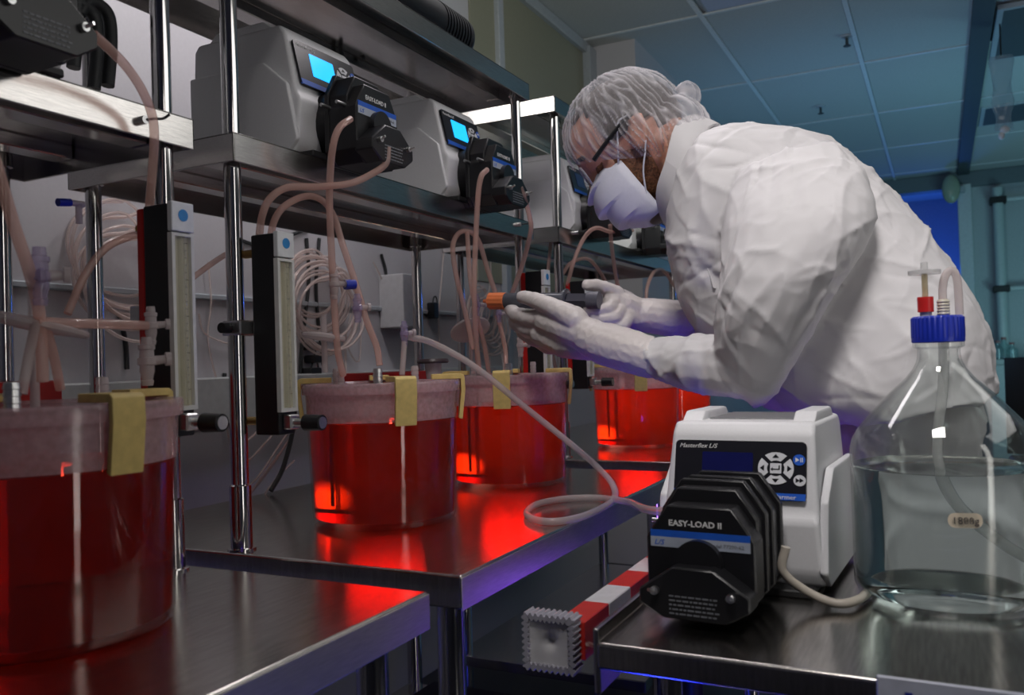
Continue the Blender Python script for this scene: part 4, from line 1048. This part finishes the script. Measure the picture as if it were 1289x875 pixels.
# fittings: crossed connectors and vent filters above the vessels
def fitting(p, label, col='white', s=1.0, name='tube_connector'):
    t = thing(name, p, label, 'connector', None, R(-20))
    pr = [(.003, -.024), (.0052, -.024), (.0062, -.019), (.0052, -.018), (.0064, -.012), (.0070, -.010), (.0070, -.004), (.0088, -.003), (.0088, .003), (.0070, .004), (.0066, .011), (.0078, .012), (.0078, .016), (.0056, .017), (.0050, .024), (.003, .024)]
    MB().lathe([(r_*s, z*s) for r_, z in pr], 16, cap=True).build('body', FITP if col == 'purple' else FITC, t)
    MB().cyl((0, 0, 0), (0.003*s, 0.020*s, 0.002*s), 0.0052*s, 0.0040*s, n=12).cyl((0.003*s, 0.017*s, 0.002*s), (0.004*s, 0.022*s, 0.002*s), 0.0068*s, n=12).build('side_arm', FITC, t)
    if col == 'blue': MB().cyl((0.003*s, 0.018*s, 0), (0.005*s, 0.036*s, 0.001*s), 0.0085*s, 0.0078*s, n=16).build('blue_tap', BLUECAP, t)
    if col == 'purple': MB().bbox((-0.010*s, -0.004*s, -0.006*s), (0.010*s, 0.004*s, 0.006*s), 0.002*s, 1).build('wing_tab', FITP, t)
    return t
fitting(X(421, 358, -.88), 'stopcock with a blue tap on the hose above the second vessel', 'blue')
fitting(X(450, 388, -.865), 'purple tinted connector on the hose slanting to the silver port', 'purple')
fitting(X(509, 420, -.87), 'purple tinted connector where the long clear hose begins', 'purple', 0.95)
fitting(W(50, 348, X=-.82), 'purple tinted clamp on the hose at the left edge', 'purple', 1.25)
fitting(W(190, 410, X=-.84), 'clear stopcock on the rim of the nearest vessel by its clip', 'white', 0.95)
fitting(W(185, 455, X=-.84), 'clear stacked connector behind the nearest yellow clip', 'white', 1.2)
fitting(X(600, 384, -.90), 'purple tinted connector at the syringe tip', 'purple')
fitting(X(628, 395, -.88), 'purple tinted connector under the syringe collar', 'purple', 0.8)
fitting(X(655, 435, -.88), 'clear connector standing on the vessel under the hands', 'white', 1.1)
def disc_filter(p, r, label, stem, n=(0.1, 0.1, 1)):
    t = thing('vent_filter', p, label, 'filter', 'white disc filters above the vessels')
    Q = Vector(n).to_track_quat('Z', 'Y').to_matrix().to_4x4()
    MB().lathe([(0, -0.007), (r*0.4, -0.007), (r*0.95, -0.004), (r, -0.002), (r, 0.002), (r*0.95, 0.004), (r*0.4, 0.007), (0, 0.007)], 36, Q).build('disc', FITC, t)
    MB().cyl((0, 0, 0.004), (0, 0, 0.035), 0.005, n=10).build('stem', FITC, t)
    MB().cyl((0, 0, -0.004), (0, 0, -stem), 0.005, n=10).build('stem', FITC, t)
disc_filter(X(408, 424, -.92), 0.036, 'white disc filter on a stem behind the hoses of the second vessel', 0.06)
disc_filter(W(42, 408, X=-.875), 0.056, 'wide white disc filter at the left edge over the nearest vessel', 0.09, (0.15, 0.2, 1))
disc_filter(X(592, 415, -.93), 0.045, 'tilted white disc filter below the syringe tip', 0.07, (-0.45, 0.3, 0.8))
t = thing('bottle_stopper', X(545, 455, -.91), 'dark disc stopper with grey neck behind the second vessel rim', 'stopper')
MB().lathe([(0, -0.004), (0.030, -0.004), (0.032, 0.0), (0.030, 0.005), (0, 0.006)], 30).build('disc', mat('dark_disc', (0.06, 0.04, 0.045), 0.4), t)
MB().cyl((0.002, 0, -0.05), (0, 0, -0.003), 0.014, 0.017, n=18).build('neck', FITC, t)
# hooks holding the hoses to the shelf fronts
def hook(p, label):
    t = thing('hose_tie', p, label, 'hook', None)
    MB().cyl((0, 0, 0), (0.010, 0, 0), 0.0055, n=12).build('bolt', ALU, t)
    MB().tube([(0.008, 0, 0), (0.016, 0.008, 0.002), (0.020, 0.018, 0.004), (0.026, 0.024, 0.010)], 0.0018, 6).build('tie', BLACKM, t)
hook(W(177, 152, X=XF), 'black tie and bolt on the bright near shelf edge')
hook(W(652, 283, X=XF), 'black tie and bolt near the right end of the middle shelf edge')
hook(W(724, 293, X=XF), 'bolt with tie on the far shelf edge below the grey pump')
hook(W(836, 322, X=XF), 'bolt with tie on the far shelf edge beside the collar')

# coils of thin tubing hung on the wall behind the benches
def coil(px, py, r, turns, label, d=-1.66, dr=0.3, seed=1, hang=0.0):
    rnd = random.Random(seed); pts = []
    c = W(px, py, X=d)
    for t in range(turns):
        rr = r*(1+dr*(rnd.random()-.5)); ox, oz = rnd.uniform(-.012, .012), rnd.uniform(-.02, .02)
        tl = rnd.uniform(-.3, .3)
        for k in range(12):
            a = 2*PI*k/12+PI/2
            pts.append(c+Vector((0.006*t-0.03+tl*rr*math.cos(a)*.5, rr*math.cos(a)*1.35+ox, rr*math.sin(a)*1.1+oz-.008*t)))
    if hang:
        pts += [c+Vector((0, r*.6, -r*1.4)), c+Vector((0.02, r*.9, -hang*.6)), c+Vector((0.05, r*.5, -hang))]
    return hose(pts, 0.0040, TUBET, label, 'tubing_coil', 'coils of thin tubing', 'tubing coil', 3, 6)
coil(402, 358, 0.095, 13, 'large coil of thin tubing behind the hoses of the second vessel', -1.64, .5, 3, .28)
coil(165, 318, 0.095, 11, 'coil of thin tubing behind the left posts', -1.64, .35, 5, .30)
coil(612, 388, 0.085, 11, 'coil of thin tubing behind the syringe tip', -1.64, .35, 8, .25)
coil(688, 400, 0.07, 6, 'coil of thin tubing between the two far flow meters', -1.64, .4, 11, .2)
coil(845, 372, 0.06, 4, 'coil of thin tubing right of the far post, near the chest', -1.64, .4, 13, .2)
# loose cables and thin lines hanging down behind the benches
lines = [((262, 330), (266, 380), (262, 430), (278, 500), (290, 560)), ((250, 395), (258, 420), (285, 432), (300, 434)), ((470, 330), (485, 360), (500, 395), (515, 420)),
         ((360, 560), (330, 600), (300, 640), (268, 660)), ((372, 540), (340, 590), (312, 625), (286, 655)), ((380, 520), (352, 560), (325, 600), (300, 622)), ((368, 520), (345, 545), (318, 575), (300, 590)),
         ((365, 500), (342, 520), (322, 545), (305, 560)), ((370, 580), (350, 600), (335, 620), (330, 640)), ((615, 300), (618, 345), (612, 400), (618, 460)), ((560, 300), (556, 350), (552, 400), (554, 440)), ((442, 395), (436, 430), (452, 455), (455, 390))]
for k, ln in enumerate(lines):
    hose([W(a, b, X=-1.36 if 2 < k < 9 and False else -1.675) if k not in (3, 4, 5, 6, 7, 8) else W(a, b, X=-1.30) for a, b in ln], 0.0026, TUBET, ['thin line hanging between the first two posts', 'thin line with a bend across the second post', 'thin line slanting to the long hose connector', 'thin pale line in the bundle low behind the second post, lowest', 'thin pale line second lowest of the bundle behind the second post', 'thin pale line in the middle of the bundle behind the second post',
        'thin pale line above the middle of the bundle behind the second post', 'thin pale line topmost of the bundle behind the second post', 'thin pale line dropping beside the second vessel foot', 'thin line hanging behind the syringe tip', 'thin line hanging beside the black adapter', 'thin line looping under the disc filter'][k], 'thin_line', None, 'tube', 4, 5)
blk = [((386, 300), (389, 350), (384, 400), (380, 440), (378, 470)), ((372, 505), (368, 545), (356, 590), (341, 618)), ((402, 300), (398, 360), (402, 420)), ((480, 320), (486, 345), (481, 372)), ((150, 395), (158, 430), (160, 465)), ((296, 300), (330, 310), (355, 300), (388, 288)), ((283, 470), (280, 500), (281, 520))]
for k, ln in enumerate(blk):
    hose([W(a, b, X=-1.683 if k != 1 else -1.29) for a, b in ln], 0.0055, CABLE, ['black cable dropping through the large tubing coil', 'thick black cable low behind the second flow meter', 'black cable right of the one in the large coil', 'short black cable bend beside the coil', 'black cable behind the left red box', 'black cable slung under the middle shelf', 'short black cable beside the second post'][k], 'cable', None, 'cable', 5, 6)
def adapter(p, sz, label, name='power_adapter'):
    t = thing(name, p, label, 'adapter')
    a, b, c = sz
    MB().bbox((-a, -b, -c), (a, b, c), 0.005, 2).build('case', BLACK, t)
    MB().tube([(0, 0, c), (0, 0.01, c+.02), (0.0, 0.028, c+.015), (0.0, 0.035, -0.02)], 0.003, 6).build('cord', CABLE, t)
adapter(W(545, 391, X=-1.668), (.016, .018, .03), 'black power adapter hanging behind the middle bench, by the far post')
for k, (x, y) in enumerate(((394, 436), (396, 452), (392, 468))):
    adapter(W(x, y, X=-1.668), (.02, .026, .012), ['black plug, topmost of three under the disc filter', 'black plug, middle one of three under the disc filter', 'black plug, lowest of three under the disc filter'][k], 'power_plug')
t = thing('wall_box', W(505, 380, X=-1.64), 'pale hanging utility box behind the middle bench hoses', 'box')
MB().bbox((-.05, -.06, -.09), (.05, .06, .09), 0.006, 2).build('case', mat('pale_box', (0.5, 0.5, 0.52), 0.5), t)
def red_box(p, sz, label):
    t = thing('red_box', (p.x, p.y, TT), label, 'box', None)
    a, b, c = sz
    MB().bbox((-a, -b, 0.0), (a, b, c), 0.004, 2).build('case', REDP, t)
    MB().bbox((-a*1.03, -b*1.03, c*0.86), (a*1.03, b*1.03, c), 0.003, 2).build('cover', REDP, t)
    MB().cyl((a*1.02, 0, c*0.5), (a*1.06, 0, c*0.5), 0.008, n=12).build('knob', BLACK, t)
red_box(Vector((-1.17, .70, TT)), (.055, .09, .262), 'red box standing behind the nearest vessel, right one')
red_box(Vector((-1.20, .43, TT)), (.055, .10, .250), 'red box at the left edge behind the nearest vessel')
red_box(Vector((-1.17, 1.66, TT)), (.05, .10, .252), 'red box behind the glowing vessel under the hands')
# blue-capped valve hanging at the far left
t = thing('tube_valve', W(96, 256, X=-1.15), 'small clear valve with blue cap left of the posts', 'valve')
MB().cyl((0, -0.012, 0), (0, 0.012, 0), 0.005, n=12).build('body', FITC, t)
MB().cyl((0, -0.030, -0.003), (0, -0.010, 0), 0.006, n=12).build('blue_cap', BLUECAP, t)
MB().cyl((0, 0.004, -0.03), (0, 0.004, 0), 0.005, n=10).build('stem', FITC, t)

# cables beside the top left pump
for k, (dx, dz) in enumerate(((0, 0), (.022, .01), (-.03, .02))):
    q = [W(x, y, X=-1.02) for x, y in (((118, 112), (122, 60), (118, 20), (95, 4), (80, 20))[::1])]
    hose([p+Vector((0, dx, dz)) for p in q], 0.009, CABLE, ['thick grey cable loop beside the top left pump, inner one', 'thick grey cable loop beside the top left pump, outer one', 'thick grey cable loop beside the top left pump, nearest to it'][k], 'power_cable', None, 'cable', 6, 8)
for k, ln in enumerate((((385, 0), (405, 22), (425, 45), (430, 70)), ((410, -5), (412, 20), (425, 40), (436, 60)), ((460, 40), (464, 52), (460, 66), (456, 75)))):
    hose([W(a, b, X=-1.15) for a, b in ln], 0.005, CABLE, ['black cable behind the left lit pump, left of two', 'black cable behind the left lit pump, right of two', 'short black cable bend above the left lit pump head'][k], 'cable', None, 'cable', 5, 6)
# ribbed black tube heater on the middle bench's upper shelf
ht = thing('tube_heater', (-1.00, 1.60, CZ+.702), 'black cylindrical fan heater with ribbed end on the upper shelf', 'heater')
HZ = 0.058
MB().cyl((0, -0.36, HZ), (0, 0.02, HZ), 0.052, n=36).build('body', BLACK, ht)
for k in range(9):
    MB().lathe([(0.046, 0), (0.054, 0.001), (0.054, 0.0075), (0.046, 0.0085)], 36, Matrix.Translation((0, 0.02+k*0.0125, HZ)) @ Matrix.Rotation(R(-90), 4, 'X')).build('rib', BLACK, ht)
MB().cyl((0, 0.02, HZ), (0, 0.135, HZ), 0.047, n=30).build('core', BLACKM, ht)
MB().ball((0, 0.135, HZ), (0.053, 0.03, 0.053), 30, 16).build('end_dome', BLACK, ht)
for y in (-0.30, 0.0): MB().bbox((-0.03, y-0.012, 0), (0.03, y+0.012, 0.016), 0.003, 1).build('foot', BLACKM, ht)
hose([Vector((-1.0, 1.76, CZ+.74)), Vector((-.98, 1.80, CZ+.71)), Vector((-.98, 1.85, CZ+.708)), Vector((-1.05, 1.9, CZ+.708))], 0.004, CABLE, 'thin black cord at the end of the tube heater', 'cord', None, 'cable')

# gear low under the middle bench
t = thing('equipment_case', (-0.80, 1.25, 0.27), 'black case with a white label on the shelf under the middle bench', 'case')
MB().bbox((-.13, -.20, 0.0), (.13, .20, .22), 0.012, 2).build('case', BLACKM, t)
MB().bbox((.1301, .06, .15), (.1312, .17, .175), 0.0003, 1).build('label_strip', mat('dim_label', (0.5, 0.52, 0.58), 0.5), t)
MB().tube([(.10, -.05, .22), (.10, -.04, .26), (.10, .05, .26), (.10, .06, .22)], .008, 8).build('handle', CABLE, t)
# small parts lying on the far bench end near the bar
t = thing('clip_rack', (-0.46, 1.62, 0.58), 'grey toothed box behind the white pump beside the striped bar', 'box')
MB().bbox((-.05, -.05, -.05), (.07, .05, .07), 0.004, 1).build('case', mat('violet_grey', (0.4, 0.38, 0.5), 0.5), t)
MB().bbox((-.03, -.06, .0), (.03, -.05, .02), 0.002, 1).build('latch', BLACKM, t)
MB().cyl((0.01, 0, -.58), (0.01, 0, -.05), 0.02, n=16).build('stand_post', BLACKM, t)
MB().bbox((-.12, -.12, -.58), (.12, .12, -.565), 0.004, 1).build('stand_base', BLACKM, t)

# ------------------------------------------------------------------ ceiling fixtures and the far end of the room
lp = thing('ceiling_light', (-0.697, 3.66, CEIL), 'unlit recessed ceiling light panel above the bending worker', 'ceiling light')
MB().bbox((-.30, -.595, .0), (.30, .595, .03), 0.004, 1).build('frame', mat('light_frame', (0.4, 0.42, 0.46), 0.5), lp)
MB().box((-.285, -.58, -.002), (.285, .58, .002)).build('diffuser', mat('light_diffuser', (0.50, 0.53, 0.68), 0.3), lp)
for k, (x0, x1, ya, yb, lb) in enumerate(((0.31, .95, 4.98, 5.86, 'dark square ceiling vent at the top right corner'), (0.31, 1.1, 6.98, 7.55, 'dark ceiling vent farther back at the right edge'))):
    v = thing('ceiling_vent', ((x0+x1)/2, (ya+yb)/2, CEIL), lb, 'vent')
    a, b = (x1-x0)/2, (yb-ya)/2
    MB().bbox((-a, -b, -.008), (a, b, .02), 0.003, 1).build('frame', TRIMM, v)
    MB().box((-a+.03, -b+.03, -.010), (a-.03, b-.03, .0)).build('panel', VENTM, v)
for x, y, lb in ((1033, 137, 'small sprinkler head on the ceiling above the worker back'), (1066, 50, 'small sprinkler head on the ceiling near the top edge')):
    p = W(x, y, Z=CEIL-.02); s = thing('sprinkler', (p.x, p.y, CEIL), lb, 'sprinkler')
    MB().lathe([(0, 0), (.035, -.0), (.03, -.008), (0, -.01)], 20).build('rose', TRIMM, s)
    MB().cyl((0, 0, -.05), (0, 0, 0), .008, n=10).build('stem', VENTM, s)
    MB().lathe([(0, -.05), (.02, -.052), (.02, -.056), (0, -.057)], 16).build('deflector', VENTM, s)
p = W(1260, 70, Y=5.2)
iv = thing('hanging_bag', p, 'clear plastic bag hanging from the ceiling at the upper right', 'bag')
sheet = mat_clear('bag_film', (0.9, 0.93, 0.95), 0.22, (0.6, 0.68, 0.75), 0.1)
m = MB(); rings = []
for k in range(14):
    z = -0.40*k/13; wd = 0.050 - 0.014*(k/13) + .004*math.sin(k*1.7); dp = 0.010+0.020*math.sin(PI*min(1, k/11))
    rings.append([(wd*math.cos(a)+.01*math.sin(3*a+k), dp*math.sin(a)+.006*math.sin(5*a+k*.8), z) for a in [2*PI*j/20 for j in range(20)]])
m.loft(rings).build('bag', sheet, iv)
m = MB(); m.ball((.004, 0, -.395), (.026, .02, .022), 14, 10); m.ball((-.012, 0, -.425), (.016, .014, .022), 12, 8).build('knot', mat('bag_white', (0.7, 0.72, 0.75), 0.5), iv)
MB().cyl((0, 0, 0), (0, 0, CEIL-p.z), .004, n=8).build('cord', BLACKM, iv)
# convex dish on the jamb, pipes, rail, counter, bottles and chair
p = W(1197, 238, Y=YF-.2)
d = thing('wall_dish', p, 'round pale green dish beside the white door jamb', 'mirror')
MB().ball((0, 0, 0), (.08, .05, .14), 24, 16).build('dome', mat('dish_green', (0.35, 0.42, 0.32), 0.25), d)
MB().bbox((-.03, .05, -.03), (.12, .15, .03), 0.004, 1).build('bracket', TRIMM, d)
pp_ = W(1258, 300, Y=YF-.12)
pv = thing('vertical_pipe', (pp_.x, YF-.12, 0.95), 'pale vertical pipe with clamps on the far wall', 'pipe')
MB().cyl((0, 0, 0), (0, 0, 1.68), .045, n=18).build('pipe', mat('pipe_teal', (0.5, 0.58, 0.58), 0.3), pv)
for z in (W(1258, 252, Y=YF-.12).z-.95, W(1258, 364, Y=YF-.12).z-.95):
    MB().bbox((-.07, -.06, z-.03), (.07, .12, z+.03), .006, 1).build('clamp', BLACKM, pv)
    MB().cyl((.06, -.02, z), (.9, -.02, z), .02, n=12).build('rail', mat('rail_pale', (0.6, 0.65, 0.66), 0.4), pv)
cp = W(1270, 452, Y=YF-.6).z
ct = thing('wall_counter', (1.3, YF-.36, 0), 'teal-lit counter along the far wall at the right edge', 'counter')
MB().bbox((-.95, -.30, cp-.05), (1.2, .34, cp), .006, 1).build('worktop', mat('counter_top', (0.35, 0.38, 0.38), 0.4), ct)
MB().bbox((-.92, -.27, 0.0), (1.2, .34, cp-.05), .006, 1).build('cabinet', mat('cabinet_grey', (0.4, 0.44, 0.45), 0.5), ct)
for k, (x, hh) in enumerate(((1256, .17), (1264, .20), (1274, .15))):
    q = W(x, 444, Y=YF-.5)
    b = thing('reagent_bottle', (q.x, YF-.5, cp), ['small clear bottle on the far counter, left one', 'small clear bottle on the far counter, middle and tallest', 'small clear bottle on the far counter, right one'][k], 'bottle', 'bottles on the far counter')
    MB().lathe([(0, 0), (.05, 0), (.05, hh*.55), (.02, hh*.75), (.02, hh*.9), (0, hh*.9)], 20).build('glass', mat_clear('far_glass', (0.7, 0.85, 0.85), 0.3, (0.5, 0.65, 0.65), 0.1), b)
    MB().cyl((0, 0, hh*.88), (0, 0, hh), .022, n=14).build('cap', mat('cap_dull', (0.25, 0.1, 0.1), 0.5), b)
q = W(1292, 500, Y=5.6)
ch = thing('office_chair', (q.x+.14, 5.6, 0), 'black chair back at the far right edge behind the bottle', 'chair')
bk = MB(); N = 8; rows_ = []
for i in range(N+1):
    z = .50+.55*i/N; c = .05*math.cos(PI*(i/N-.5))
    rows_.append([(x, -.02+.06*(x/.24)**2+c*0-.05*((z-.5)/.55), z) for x in (-.24, -.16, -.08, 0, .08, .16, .24)]+[(x, .03+.06*(x/.24)**2-.05*((z-.5)/.55), z) for x in (.24, .16, .08, 0, -.08, -.16, -.24)])
bk.loft(rows_).build('backrest', CABLE, ch)
MB().bbox((-.24, -.45, .43), (.24, .0, .50), .02, 2).build('seat', CABLE, ch)
MB().cyl((0, -.22, .08), (0, -.22, .43), .025, n=14).build('column', CHROME, ch)
for k in range(5):
    a = 2*PI*k/5; l = MB().cyl((0, -.22, .09), (.26*math.cos(a), -.22+.26*math.sin(a), .06), .016, .012, n=10); l.ball((.26*math.cos(a), -.22+.26*math.sin(a), .03), .03, 10, 8); l.build('leg', BLACKM, ch)
